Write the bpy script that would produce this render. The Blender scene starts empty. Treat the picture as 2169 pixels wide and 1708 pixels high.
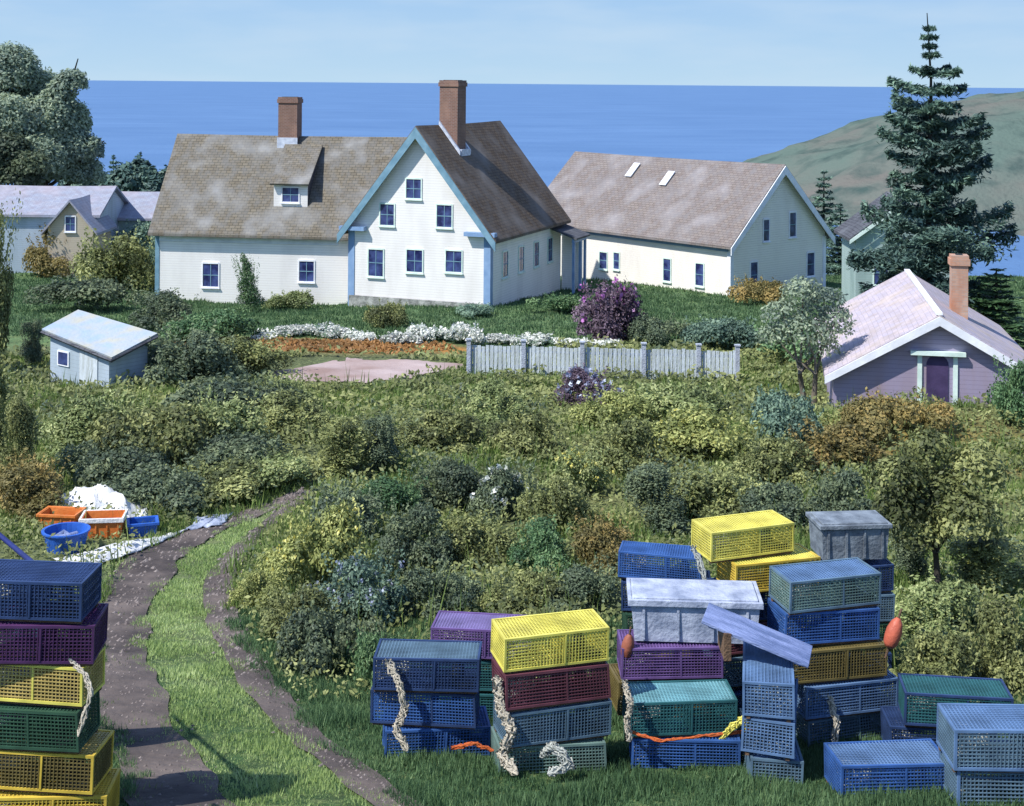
import bpy, math, random
import numpy as np
from mathutils import Vector, Matrix, noise
random.seed(7); RNG = np.random.default_rng(7)
C = bpy.context.scene.collection
scn = bpy.context.scene

# ------------------------------------------------------------------ camera
HC = 40.0                      # eye height above the sea
F = 2980.0                     # focal length in units of a 2169 wide picture
ROLL = math.radians(0.475)
cam_d = bpy.data.cameras.new('camera'); cam = bpy.data.objects.new('camera', cam_d); C.objects.link(cam)
cam_d.sensor_width = 36; cam_d.lens = 36 * F / 2169.0
cam_d.shift_y = -(854 - 176) / 2169.0
cam_d.clip_start = 0.5; cam_d.clip_end = 90000
cr, sr = math.cos(ROLL), math.sin(ROLL)
Rm = Matrix(((cr, -sr, 0, 0), (0, 0, -1, 0), (sr, cr, 0, 0), (0, 0, 0, 1)))
cam.matrix_world = Matrix.Translation((0, 0, HC)) @ Rm
scn.camera = cam

# ------------------------------------------------------------------ sky and sun
SUN = Vector((-0.75, -0.47, 1.08)).normalized()
elev = math.asin(SUN.z); azim = math.atan2(SUN.x, SUN.y)
world = bpy.data.worlds.new("World"); scn.world = world; world.use_nodes = True
wt = world.node_tree; wt.nodes.clear()
wo = wt.nodes.new('ShaderNodeOutputWorld'); bg = wt.nodes.new('ShaderNodeBackground')
sky = wt.nodes.new('ShaderNodeTexSky'); sky.sky_type = 'NISHITA'; sky.sun_disc = False
sky.sun_elevation = elev; sky.sun_rotation = azim
sky.air_density = 1.0; sky.dust_density = 0.3; sky.ozone_density = 2.5; sky.altitude = 10
tint = wt.nodes.new('ShaderNodeMix'); tint.data_type = 'RGBA'; tint.blend_type = 'MULTIPLY'
tint.inputs[0].default_value = 1.0; tint.inputs[7].default_value = (0.76, 0.9, 1.2, 1)
tc = wt.nodes.new('ShaderNodeTexCoord'); mp = wt.nodes.new('ShaderNodeMapping'); mp.inputs['Scale'].default_value = (1, 1, 5)
nz = wt.nodes.new('ShaderNodeTexNoise'); nz.inputs['Scale'].default_value = 9; nz.inputs['Detail'].default_value = 6
cr_ = wt.nodes.new('ShaderNodeValToRGB'); cr_.color_ramp.elements[0].position = .42; cr_.color_ramp.elements[1].position = .75
cr_.color_ramp.elements[1].color = (.45, .45, .45, 1)
cl = wt.nodes.new('ShaderNodeMix'); cl.data_type = 'RGBA'; cl.inputs[7].default_value = (4.6, 5.4, 6.4, 1)
L = wt.links.new
L(tc.outputs['Generated'], mp.inputs[0]); L(mp.outputs[0], nz.inputs['Vector']); L(nz.outputs[0], cr_.inputs[0])
L(sky.outputs[0], tint.inputs[6]); L(tint.outputs[2], cl.inputs[6]); L(cr_.outputs[0], cl.inputs[0])
sx_ = wt.nodes.new('ShaderNodeSeparateXYZ'); L(tc.outputs['Generated'], sx_.inputs[0])
g1 = wt.nodes.new('ShaderNodeMapRange'); g1.inputs[1].default_value = 0.0; g1.inputs[2].default_value = .07; L(sx_.outputs[2], g1.inputs[0])
hz = wt.nodes.new('ShaderNodeMix'); hz.data_type = 'RGBA'; hz.inputs[6].default_value = (2.75, 3.85, 4.8, 1); hz.inputs[7].default_value = (2.0, 3.2, 4.8, 1); L(g1.outputs[0], hz.inputs[0])
hc = wt.nodes.new('ShaderNodeMix'); hc.data_type = 'RGBA'; hc.inputs[7].default_value = (3.3, 4.1, 4.9, 1); L(hz.outputs[2], hc.inputs[6]); L(cr_.outputs[0], hc.inputs[0])
g2 = wt.nodes.new('ShaderNodeMapRange'); g2.inputs[1].default_value = .08; g2.inputs[2].default_value = .4; L(sx_.outputs[2], g2.inputs[0])
fin = wt.nodes.new('ShaderNodeMix'); fin.data_type = 'RGBA'; L(g2.outputs[0], fin.inputs[0]); L(hc.outputs[2], fin.inputs[6]); L(cl.outputs[2], fin.inputs[7])
L(fin.outputs[2], bg.inputs[0]); L(bg.outputs[0], wo.inputs[0]); bg.inputs[1].default_value = 0.12
sd = bpy.data.lights.new('sun', 'SUN'); sd.energy = 4.2; sd.angle = math.radians(0.6); sd.color = (1, .965, .91)
so = bpy.data.objects.new('sun', sd); C.objects.link(so); so.rotation_euler = SUN.to_track_quat('Z', 'Y').to_euler(); so.location = (-30, -20, 90)
scn.view_settings.view_transform = 'Standard'; scn.view_settings.look = 'None'
scn.view_settings.exposure = 0.62; scn.view_settings.gamma = 1
scn.render.engine = 'CYCLES'

# ------------------------------------------------------------------ helpers
def W(px, py, Y):
    u = (px - 1084) / F; v = (176 - py) / F
    return Vector((Y * (u * cr - v * sr), Y, HC + Y * (u * sr + v * cr)))

_ky = [0, 10, 14.2, 19, 25, 34, 44, 54, 62, 75, 83, 95, 115, 150, 185, 205, 400]
_kd = [5.8, 6.6, 7.3, 8.33, 9.19, 10.08, 10.85, 11.4, 11.6, 11.95, 12.5, 12.9, 15.5, 24, 36, 43, 70]
_ty = np.arange(-60, 420, .5); _td = np.interp(_ty, _ky, _kd)
_td = np.convolve(np.pad(_td, 4, mode='edge'), np.ones(9) / 9, 'valid')
def fbm(x, y, s, seed=0.0):
    x = x / s + seed; y = y / s - seed * 1.7
    return (np.sin(x * 1.9 + 1.3 * np.sin(y * 1.1)) + np.sin(y * 2.3 + 1.7 * np.sin(x * .7 + 2)) + .6 * np.sin(x * 4.1 + y * 3.3) + .5 * np.sin(y * 5.3 - x * 3.7 + 1)) / 3.1
def gz(x, y):
    x = np.asarray(x, float); y = np.asarray(y, float)
    d = np.interp(y, _ty, _td)
    left = 1 / (1 + np.exp((x + 28) / 5.0)); dl = np.interp(y, [0, 90, 150, 175, 220, 400], [0, 12.6, 14.5, 20, 42, 70])
    d = np.where(y > 90, d * (1 - left) + dl * left, d)
    h = -d
    h = h + 1.0 * np.exp(-((x - 14) / 6) ** 2 - ((y - 42.5) / 3.0) ** 2)
    h = h + .55 * np.exp(-((x + 8) / 9) ** 2 - ((y - 38) / 4.0) ** 2)
    h = h - .5 * np.exp(-((x + 14) / 8) ** 2 - ((y - 80) / 7.0) ** 2)
    h = h + .05 * fbm(x, y, 1.6) * np.clip((y - 10) / 10, 0, 1) + .12 * fbm(x, y, 6, 3)
    return HC + h
def gzf(x, y): return float(gz(x, y))
def G(px, py, lo=6, hi=190):
    """point of the ground seen at a picture position"""
    Y = lo
    while Y < hi:
        p = W(px, py, Y)
        if p.z <= gzf(p.x, p.y): break
        Y += .4
    a, b = Y - .4, Y
    for _ in range(18):
        m = (a + b) / 2; p = W(px, py, m)
        if p.z <= gzf(p.x, p.y): b = m
        else: a = m
    return W(px, py, b)

def lin(r, g, b):
    f = lambda c: (c / 255 / 12.92) if c <= 10 else ((c / 255 + .055) / 1.055) ** 2.4
    return (f(r), f(g), f(b), 1)
def tag(o, label=None, cat=None, group=None, kind=None):
    if label: o['label'] = label
    if cat: o['category'] = cat
    if group: o['group'] = group
    if kind: o['kind'] = kind
    return o
def empty(name, loc, rz=0, label=None, cat=None, group=None):
    o = bpy.data.objects.new(name, None); C.objects.link(o); o.empty_display_size = .3
    o.location = loc; o.rotation_euler = (0, 0, rz)
    return tag(o, label, cat, group)
def copy_tree(o, parent=None):
    c = o.copy(); C.objects.link(c); c.parent = parent
    for ch in list(o.children): copy_tree(ch, c)
    return c

def mesh_from(name, V, Fc, uv=True, smooth=False):
    me = bpy.data.meshes.new(name); me.from_pydata([tuple(v) for v in V], [], Fc); me.update()
    if uv:
        ul = me.uv_layers.new(name='UVMap')
        for p in me.polygons:
            n = p.normal
            t = Vector((0, 0, 1)).cross(n)
            t = t.normalized() if t.length > .01 else Vector((1, 0, 0))
            b = n.cross(t)
            for li in p.loop_indices:
                co = me.vertices[me.loops[li].vertex_index].co
                ul.data[li].uv = (co.dot(t), co.dot(b))
    if smooth: me.polygons.foreach_set('use_smooth', [True] * len(me.polygons))
    return me

class MB:
    def __init__(s, M=None): s.V = []; s.F = []; s.M = M or Matrix.Identity(4)
    def add(s, V, Fc):
        k = len(s.V); s.V += [s.M @ Vector(v) for v in V]; s.F += [tuple(i + k for i in f) for f in Fc]
    def box(s, x0, x1, y0, y1, z0, z1):
        s.add([(x0, y0, z0), (x1, y0, z0), (x1, y1, z0), (x0, y1, z0), (x0, y0, z1), (x1, y0, z1), (x1, y1, z1), (x0, y1, z1)],
              [(0, 3, 2, 1), (4, 5, 6, 7), (0, 1, 5, 4), (1, 2, 6, 5), (2, 3, 7, 6), (3, 0, 4, 7)])
    def slab(s, pts, th):
        pts = [Vector(p) for p in pts]; n = (pts[1] - pts[0]).cross(pts[-1] - pts[0]).normalized()
        k = len(pts); V = pts + [p - n * th for p in pts]
        s.add(V, [tuple(range(k)), tuple(range(2 * k - 1, k - 1, -1))] + [(i + k, (i + 1) % k + k, (i + 1) % k, i) for i in range(k)])
    def tube(s, pts, r, n=6, r2=None, cap=True):
        pts = [Vector(p) for p in pts]; m = len(pts); V = []; Fc = []
        for i, p in enumerate(pts):
            t = (pts[min(i + 1, m - 1)] - pts[max(i - 1, 0)]).normalized()
            a = Vector((0, 0, 1)) if abs(t.z) < .9 else Vector((1, 0, 0))
            u = t.cross(a).normalized(); w = t.cross(u)
            rr = r if r2 is None else r + (r2 - r) * i / (m - 1)
            if isinstance(r, (list, tuple)): rr = r[i]
            V += [p + (u * math.cos(2 * math.pi * k / n) + w * math.sin(2 * math.pi * k / n)) * rr for k in range(n)]
        for i in range(m - 1):
            for k in range(n): Fc.append((i * n + k, i * n + (k + 1) % n, (i + 1) * n + (k + 1) % n, (i + 1) * n + k))
        if cap: Fc += [tuple(range(n)), tuple(range((m - 1) * n + n - 1, (m - 1) * n - 1, -1))]
        s.add(V, Fc)
    def build(s, name, mat, parent=None, smooth=False, bevel=0):
        me = mesh_from(name, s.V, s.F, smooth=smooth); me.materials.append(mat)
        o = bpy.data.objects.new(name, me); C.objects.link(o)
        if parent: o.parent = parent
        if bevel:
            b = o.modifiers.new('bevel', 'BEVEL'); b.width = bevel; b.segments = 2; b.limit_method = 'ANGLE'
        return o

# ------------------------------------------------------------------ materials
def newmat(name):
    m = bpy.data.materials.new(name); m.use_nodes = True; nt = m.node_tree
    return m, nt, nt.nodes['Principled BSDF']
def rgbmix(nt, fac, a, b, mode='MIX'):
    n = nt.nodes.new('ShaderNodeMix'); n.data_type = 'RGBA'; n.blend_type = mode
    for i, v in ((0, fac), (6, a), (7, b)):
        if hasattr(v, 'node'): nt.links.new(v, n.inputs[i])
        else: n.inputs[i].default_value = v
    return n.outputs[2]
def noisef(nt, scale, detail=4, vec=None, lo=.35, hi=.65, stretch=None, coord='Object'):
    t = nt.nodes.new('ShaderNodeTexCoord'); mpn = nt.nodes.new('ShaderNodeMapping')
    nt.links.new(t.outputs[coord], mpn.inputs[0])
    if stretch: mpn.inputs['Scale'].default_value = stretch
    n = nt.nodes.new('ShaderNodeTexNoise'); n.inputs['Scale'].default_value = scale; n.inputs['Detail'].default_value = detail
    nt.links.new(mpn.outputs[0], n.inputs['Vector'])
    r = nt.nodes.new('ShaderNodeMapRange'); r.inputs[1].default_value = lo; r.inputs[2].default_value = hi
    nt.links.new(n.outputs[0], r.inputs[0]); return r.outputs[0]
def bump(nt, bs, h, strength=.3, dist=.02):
    b = nt.nodes.new('ShaderNodeBump'); b.inputs['Strength'].default_value = strength; b.inputs['Distance'].default_value = dist
    nt.links.new(h, b.inputs['Height']); nt.links.new(b.outputs[0], bs.inputs['Normal'])
def plain(name, c1, c2=None, rough=.7, scale=3, bumps=.2, stretch=None, spec=.3):
    m, nt, bs = newmat(name); c2 = c2 or tuple(x * .72 for x in c1[:3]) + (1,)
    f = noisef(nt, scale, 6, stretch=stretch)
    nt.links.new(rgbmix(nt, f, c1, c2), bs.inputs['Base Color']); bs.inputs['Roughness'].default_value = rough
    bs.inputs['Specular IOR Level'].default_value = spec
    if bumps: bump(nt, bs, noisef(nt, scale * 5, 4, stretch=stretch), bumps, .02)
    return m
def siding(name, c1, c2):
    m, nt, bs = newmat(name)
    uvn = nt.nodes.new('ShaderNodeTexCoord'); sx = nt.nodes.new('ShaderNodeSeparateXYZ'); nt.links.new(uvn.outputs['UV'], sx.inputs[0])
    mm = nt.nodes.new('ShaderNodeMath'); mm.operation = 'MULTIPLY'; mm.inputs[1].default_value = 1 / .14; nt.links.new(sx.outputs[1], mm.inputs[0])
    fr = nt.nodes.new('ShaderNodeMath'); fr.operation = 'FRACT'; nt.links.new(mm.outputs[0], fr.inputs[0])
    bump(nt, bs, fr.outputs[0], .9, .02)
    st = noisef(nt, 1.1, 8, stretch=(1, 1, .25), lo=.45, hi=.8)
    c = rgbmix(nt, st, c1, c2)
    gt = nt.nodes.new('ShaderNodeMath'); gt.operation = 'LESS_THAN'; gt.inputs[1].default_value = .1; nt.links.new(fr.outputs[0], gt.inputs[0])
    g2 = nt.nodes.new('ShaderNodeMath'); g2.operation = 'MULTIPLY'; g2.inputs[1].default_value = .6; nt.links.new(gt.outputs[0], g2.inputs[0])
    nt.links.new(rgbmix(nt, g2.outputs[0], c, tuple(x * .6 for x in c1[:3]) + (1,)), bs.inputs['Base Color'])
    bs.inputs['Roughness'].default_value = .6; bs.inputs['Specular IOR Level'].default_value = .25
    return m
def bricky(name, c1, c2, mortar, sx, sy, ms=.012, rough=.85, streak=None, sc=None, bstr=.6):
    m, nt, bs = newmat(name)
    t = nt.nodes.new('ShaderNodeTexCoord'); br = nt.nodes.new('ShaderNodeTexBrick')
    br.inputs['Scale'].default_value = 1; br.inputs['Brick Width'].default_value = sx; br.inputs['Row Height'].default_value = sy
    br.inputs['Mortar Size'].default_value = ms; br.inputs['Color1'].default_value = c1; br.inputs['Color2'].default_value = c2; br.inputs['Mortar'].default_value = mortar
    br.inputs['Mortar Smooth'].default_value = .3; br.inputs['Bias'].default_value = .1
    nt.links.new(t.outputs['UV'], br.inputs['Vector'])
    col = br.outputs[0]
    if streak:
        col = rgbmix(nt, noisef(nt, sc or .7, 8, lo=.48, hi=.78), col, streak)
        col = rgbmix(nt, noisef(nt, 2.5, 8, lo=.4, hi=.9, stretch=(1, 1, .3)), col, tuple(x * .6 for x in streak[:3]) + (1,))
    nt.links.new(col, bs.inputs['Base Color']); bs.inputs['Roughness'].default_value = rough; bs.inputs['Specular IOR Level'].default_value = .2
    bump(nt, bs, br.outputs[1], -bstr, .02); return m
def leafmat(name, dark, mid, light, trans=.25):
    m, nt, bs = newmat(name)
    a = nt.nodes.new('ShaderNodeAttribute'); a.attribute_name = 'tone'
    cr2 = nt.nodes.new('ShaderNodeValToRGB'); e = cr2.color_ramp.elements
    e[0].position = .1; e[0].color = dark; e[1].position = .95; e[1].color = light
    k = e.new(.55); k.color = mid
    nt.links.new(a.outputs['Fac'], cr2.inputs[0])
    oi = nt.nodes.new('ShaderNodeObjectInfo'); hs = nt.nodes.new('ShaderNodeHueSaturation')
    mr = nt.nodes.new('ShaderNodeMapRange'); mr.inputs[3].default_value = .78; mr.inputs[4].default_value = 1.12
    nt.links.new(oi.outputs['Random'], mr.inputs[0]); nt.links.new(mr.outputs[0], hs.inputs['Value']); nt.links.new(cr2.outputs[0], hs.inputs['Color'])
    nt.links.new(hs.outputs[0], bs.inputs['Base Color']); bs.inputs['Roughness'].default_value = .55; bs.inputs['Specular IOR Level'].default_value = .25
    tr = nt.nodes.new('ShaderNodeBsdfTranslucent'); nt.links.new(hs.outputs[0], tr.inputs[0])
    mx = nt.nodes.new('ShaderNodeMixShader'); mx.inputs[0].default_value = trans
    nt.links.new(bs.outputs[0], mx.inputs[1]); nt.links.new(tr.outputs[0], mx.inputs[2])
    nt.links.new(mx.outputs[0], nt.nodes['Material Output'].inputs[0]); return m

S = lambda c, k: tuple(min(1, x * k) for x in c[:3]) + (1,)
M = {}
M['white'] = siding('white_clapboard', (.90, .87, .83, 1), (.76, .73, .70, 1))
M['cream'] = siding('cream_clapboard', (.86, .82, .75, 1), (.76, .71, .65, 1))
M['shade_mauve_wall'] = siding('shade_mauve_clapboard', lin(164, 154, 178), lin(158, 138, 142))  # shaded purple of the cottage gable put into the wall colour
M['grey_wall'] = siding('pale_blue_clapboard', lin(178, 192, 205), lin(150, 165, 170))
M['teal_wall'] = siding('teal_clapboard', lin(170, 190, 185), lin(130, 155, 150))
M['yellow_wall'] = siding('buff_clapboard', lin(196, 184, 164), lin(178, 158, 132))
M['trim'] = plain('blue_grey_trim', lin(118, 152, 168), lin(96, 132, 150), .5, 2, .1)
M['trim_blue'] = plain('blue_trim', lin(132, 160, 192), lin(112, 142, 178), .5, 2, .1)
M['trim_white'] = plain('white_trim', (.8, .82, .84, 1), (.66, .68, .72, 1), .5, 2, .1)
M['trim_mint'] = plain('mint_trim', lin(215, 232, 222), lin(190, 210, 200), .5, 2, .1)
M['roof'] = bricky('brown_shingles', lin(120, 113, 98), lin(104, 97, 84), lin(68, 64, 56), .34, .19, .018, streak=lin(142, 143, 142))
M['roof_brown'] = bricky('dark_brown_shingles', lin(108, 92, 74), lin(90, 76, 62), lin(56, 48, 42), .34, .19, .018, streak=lin(126, 120, 114), sc=.5)
M['roof_mauve'] = bricky('mauve_shingles', lin(130, 121, 114), lin(116, 106, 101), lin(82, 76, 74), .34, .19, .018, streak=lin(150, 148, 150), sc=.45)
M['roof_pink'] = bricky('pink_grey_shingles', lin(184, 172, 178), lin(170, 164, 178), lin(150, 144, 152), .3, .17, .012, streak=lin(188, 174, 162), sc=1)
M['roof_pale'] = bricky('pale_grey_shingles', lin(152, 158, 170), lin(140, 146, 162), lin(120, 126, 140), .3, .2, .012, streak=lin(164, 156, 164), sc=.5)
M['roof_shed'] = plain('weathered_felt_roof', lin(168, 168, 156), lin(146, 164, 184), .8, 1.3, .5)
M['roof_dark'] = bricky('slate_shingles', lin(88, 90, 96), lin(72, 74, 80), lin(48, 48, 54), .3, .2, .02, streak=lin(108, 112, 118))
M['brick'] = bricky('chimney_brick', lin(128, 94, 82), lin(110, 80, 70), lin(134, 124, 116), .23, .085, .012, streak=lin(150, 120, 104), sc=1.5)
M['brick_pale'] = bricky('pale_chimney_brick', lin(186, 156, 136), lin(170, 138, 118), lin(160, 150, 140), .23, .085, .012, streak=lin(196, 130, 96), sc=1.5)
M['flash'] = plain('lead_flashing', lin(205, 212, 222), lin(170, 178, 192), .45, 4, .2)
M['glass'], _nt, _b = newmat('dark_window_glass')
_b.inputs['Base Color'].default_value = lin(36, 42, 84); _b.inputs['Roughness'].default_value = .12; _b.inputs['Specular IOR Level'].default_value = .6
_nt.links.new(rgbmix(_nt, noisef(_nt, 2.2, 3), lin(34, 38, 78), lin(70, 84, 132)), _b.inputs['Base Color'])
M['door'] = plain('violet_door', lin(74, 62, 96), lin(60, 50, 80), .5, 3, .1)
M['bark'] = plain('grey_bark', lin(140, 132, 118), lin(98, 90, 78), .9, 6, .8, stretch=(1, 1, .2))
M['bark_dark'] = plain('dark_bark', lin(78, 72, 64), lin(54, 50, 46), .9, 6, .8, stretch=(1, 1, .2))
M['board'] = plain('weathered_fence_board', lin(192, 202, 208), lin(168, 176, 176), .85, 2.5, .5, stretch=(3, 3, .5))
M['post'] = plain('fence_post_wood', lin(176, 184, 198), lin(156, 162, 170), .85, 4, .5)
M['dark_wood_shadow'] = plain('tarred_dark_and_shadow', lin(48, 56, 58), lin(36, 42, 44), .7, 4, .4)
M['wood_brown'] = plain('oak_runner', lin(112, 88, 66), lin(84, 66, 52), .8, 6, .4)
M['rope'] = plain('pale_rope', lin(218, 208, 188), lin(184, 176, 158), .9, 30, .6)
M['rope_orange'] = plain('orange_rope', lin(214, 112, 60), lin(180, 86, 44), .8, 30, .6)
M['net'] = plain('white_twine', lin(205, 208, 198), lin(168, 172, 164), .9, 30, .6)
M['tarp'] = plain('white_tarp', (.74, .73, .70, 1), (.58, .60, .62, 1), .55, 3, .3)
M['orange_plastic'] = plain('orange_plastic', lin(212, 128, 66), lin(192, 106, 50), .45, 3, .15)
M['blue_plastic'] = plain('blue_plastic', lin(48, 98, 190), lin(40, 84, 160), .4, 3, .1)
M['pale_plastic'] = plain('grey_white_plastic', lin(178, 186, 202), lin(128, 138, 158), .55, 3.5, .3)
M['steel_plastic'] = plain('steel_blue_plastic', lin(92, 132, 160), lin(74, 110, 142), .5, 2, .2)
M['grey_plastic'] = plain('slate_grey_plastic', lin(132, 142, 150), lin(92, 100, 108), .6, 4, .3)
M['lid_blue'] = plain('worn_blue_board', lin(136, 150, 190), lin(92, 108, 146), .6, 5, .5, stretch=(.4, 2, 2))
M['buoy_red'] = plain('red_orange_buoy', lin(186, 96, 72), lin(150, 78, 60), .5, 4, .2)
M['buoy_white'] = plain('buoy_white_band', lin(225, 222, 210), None, .5, 4, .2)
M['navy'] = plain('navy_paint', lin(34, 42, 104), lin(28, 34, 80), .5, 3, .1)
M['stone'] = plain('lichen_stone', lin(168, 170, 164), lin(112, 114, 110), .9, 2.5, .6)
M['dirt'] = plain('track_dirt', lin(106, 96, 90), lin(62, 56, 54), .95, .8, 1.0)
M['path'] = plain('pink_gravel', lin(176, 160, 156), lin(140, 118, 110), .95, .35, .8)
TR = {}
for k, c in dict(yellow=(228, 218, 104), gold=(218, 188, 76), ochre=(196, 174, 104), blue=(60, 98, 160), navy=(48, 68, 108), sky=(98, 128, 166),
                 steel=(96, 122, 140), teal=(50, 100, 104), mint=(118, 170, 178), maroon=(104, 62, 72), violet=(112, 88, 142), purple=(82, 50, 92),
                 green=(52, 84, 66), sage=(112, 138, 130), olive=(116, 104, 62), grey=(140, 150, 156), lilac=(132, 120, 168)).items():
    TR[k] = plain('vinyl_wire_' + k, S(lin(*c), 1.0), S(lin(*c), .62), .5, 3, 0)
def lm(name, d, m, l, t=.25): M[name] = leafmat(name + '_leaves', lin(*d), lin(*m), lin(*l), t)
lm('olive', (76, 84, 54), (122, 130, 80), (176, 180, 118))
lm('light', (94, 106, 68), (134, 148, 94), (180, 186, 130))
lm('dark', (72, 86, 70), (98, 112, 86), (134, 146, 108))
lm('green', (58, 84, 56), (86, 118, 78), (132, 158, 110))
lm('teal', (72, 96, 86), (108, 134, 114), (150, 174, 148))
lm('ochre', (96, 92, 56), (134, 124, 76), (172, 148, 90))
lm('yellow', (100, 110, 62), (140, 148, 88), (186, 188, 118))
lm('mauve', (70, 58, 68), (104, 88, 100), (142, 122, 138))
lm('spruce', (62, 84, 80), (92, 118, 106), (132, 160, 136), .2)
lm('hazy', (118, 134, 122), (144, 160, 134), (180, 192, 160), .35)
lm('fargreen', (62, 86, 84), (92, 122, 112), (128, 152, 132), .15)
lm('grassblade', (70, 92, 44), (118, 142, 76), (170, 188, 112), .35)
lm('brightgrass', (132, 156, 92), (172, 192, 124), (210, 222, 166), .4)
lm('lawnblade', (64, 92, 62), (96, 126, 86), (136, 162, 112), .35)
lm('orange_cover', (112, 86, 52), (158, 116, 68), (192, 144, 92))
lm('white_petal', (190, 196, 184), (228, 230, 220), (250, 248, 240))
lm('pink_petal', (150, 90, 150), (190, 120, 190), (226, 176, 216))
lm('yellow_petal', (196, 186, 90), (216, 210, 118), (236, 232, 160))
lm('lilac_petal', (140, 144, 170), (166, 176, 200), (206, 216, 226))

# ------------------------------------------------------------------ sea, headland, ground
def grid_mesh(name, xs, ys, zf, mat, colf=None):
    X, Y = np.meshgrid(xs, ys); Z = zf(X, Y); n, m = X.shape
    V = np.stack([X.ravel(), Y.ravel(), Z.ravel()], 1)
    idx = np.arange(n * m).reshape(n, m)
    Fq = np.stack([idx[:-1, :-1].ravel(), idx[:-1, 1:].ravel(), idx[1:, 1:].ravel(), idx[1:, :-1].ravel()], 1)
    me = bpy.data.meshes.new(name); me.vertices.add(len(V)); me.vertices.foreach_set('co', V.ravel())
    me.loops.add(Fq.size); me.loops.foreach_set('vertex_index', Fq.ravel().astype(np.int32))
    me.polygons.add(len(Fq)); me.polygons.foreach_set('loop_start', (np.arange(len(Fq)) * 4).astype(np.int32))
    me.update(calc_edges=True); me.polygons.foreach_set('use_smooth', np.ones(len(Fq), bool))
    if colf is not None:
        col = colf(X, Y, Z).reshape(-1, 3); at = me.color_attributes.new('zone', 'FLOAT_COLOR', 'POINT')
        at.data.foreach_set('color', np.concatenate([col, np.ones((len(col), 1))], 1).ravel())
    me.materials.append(mat); o = bpy.data.objects.new(name, me); C.objects.link(o); return o

m, nt, bs = newmat('sea_water')
f = noisef(nt, .004, 6, stretch=(1, 1.6, 1), lo=.35, hi=.7)
c = rgbmix(nt, f, lin(82, 114, 152), lin(92, 124, 162))
c = rgbmix(nt, noisef(nt, .02, 8, stretch=(.6, 1.3, 1), lo=.4, hi=.9), c, lin(74, 106, 146))
nt.links.new(c, bs.inputs['Base Color']); bs.inputs['Roughness'].default_value = .55; bs.inputs['Specular IOR Level'].default_value = .12
bump(nt, bs, noisef(nt, .35, 8, lo=0, hi=1), .8, .6)
seam = MB(); R_ = 60000
seam.add([(-R_, -2000, 0), (R_, -2000, 0), (R_, R_, 0), (-R_, R_, 0)], [(0, 1, 2, 3)])
tag(seam.build('sea', m), kind='structure')

def headz(X, Y):
    px = [-60, 55, 80, 98, 130, 150, 175, 195, 240, 600]; pz = [-14, -8, 6, 15, 27, 32, 37, 41, 45, 50]
    r = np.interp(X + 5 * fbm(X, Y, 60), px, pz)
    w = np.clip(1 - np.abs((Y - 500) / 120) ** 2.2, -.2, 1)
    z = (r + 8) * w - 8 + 2.2 * fbm(X, Y, 22, 1) * np.clip(w, 0, 1) + 1.0 * fbm(X, Y, 7, 2) * np.clip(w, 0, 1)
    # a lower, nearer spur
    s = 26 * np.exp(-((X - 235) / 90) ** 2 - ((Y - 384) / 46) ** 2)
    return np.maximum(z, s - 8 + .8 * fbm(X, Y, 9, 5))
m, nt, bs = newmat('headland_turf')
c = rgbmix(nt, noisef(nt, .02, 8, lo=.4, hi=.6), lin(88, 104, 96), lin(104, 102, 96))
c = rgbmix(nt, noisef(nt, .09, 8, lo=.5, hi=.7), c, lin(66, 82, 78))
nt.links.new(c, bs.inputs['Base Color']); bs.inputs['Roughness'].default_value = 1; bs.inputs['Specular IOR Level'].default_value = 0
bump(nt, bs, noisef(nt, .5, 8, lo=0, hi=1), .8, 1.0)
tag(grid_mesh('headland', np.linspace(-60, 500, 180), np.linspace(300, 640, 150), headz, m), kind='structure')

def gauss(X, Y, cx, cy, rx, ry): return np.exp(-((X - cx) / rx) ** 2 - ((Y - cy) / ry) ** 2)[..., None]
def zonecol(X, Y, Z):
    def c(r, g, b): return np.array(lin(r, g, b)[:3])
    n = (fbm(X, Y, 3, 4)[..., None] + 1) / 2; n2 = (fbm(X, Y, 9, 8)[..., None] + 1) / 2
    col = c(104, 112, 74) * n + c(84, 96, 70) * (1 - n); col = col * (.8 + .4 * n2)
    def mixin(w, cc):
        nonlocal col; w = np.clip(w, 0, 1); col = col * (1 - w) + cc * w
    sm = lambda a, b, t: np.clip((t - a) / (b - a), 0, 1)[..., None]
    mixin(sm(59, 62, Y) * (1 - sm(100, 110, Y)), c(98, 124, 80) * n + c(80, 108, 78) * (1 - n))      # lawn
    mixin(1.6 * gauss(X, Y, -3, 49, 11, 3.0) * sm(-13, -6, X), c(122, 130, 78))                      # grass below the fence
    mixin(1.4 * gauss(X, Y, 9, 39, 6, 5), c(132, 116, 66))                                           # ochre slope
    mixin(1.2 * gauss(X, Y, -9.6, 61.5, 4.2, 1.5), c(156, 112, 66))                                   # orange bank
    mixin(1.4 * gauss(X, Y, -4.5, 61.2, 4.0, 1.0), c(160, 112, 60))
    mixin((1 - sm(19, 24, Y)) * .9, c(62, 92, 54) * n + c(48, 74, 46) * (1 - n))
    mixin(sm(185, 190, Y), c(120, 112, 100))
    return col
m, nt, bs = newmat('island_ground')
at = nt.nodes.new('ShaderNodeVertexColor'); at.layer_name = 'zone'
c = rgbmix(nt, noisef(nt, 1.5, 10, lo=.35, hi=.7), at.outputs[0], rgbmix(nt, .5, at.outputs[0], lin(60, 62, 44)))
c = rgbmix(nt, noisef(nt, 7, 8, lo=.5, hi=.75), c, rgbmix(nt, .45, c, lin(160, 168, 110)))
nt.links.new(c, bs.inputs['Base Color']); bs.inputs['Roughness'].default_value = 1; bs.inputs['Specular IOR Level'].default_value = .1
bump(nt, bs, noisef(nt, 6, 10, lo=0, hi=1), .8, .12)
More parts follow.
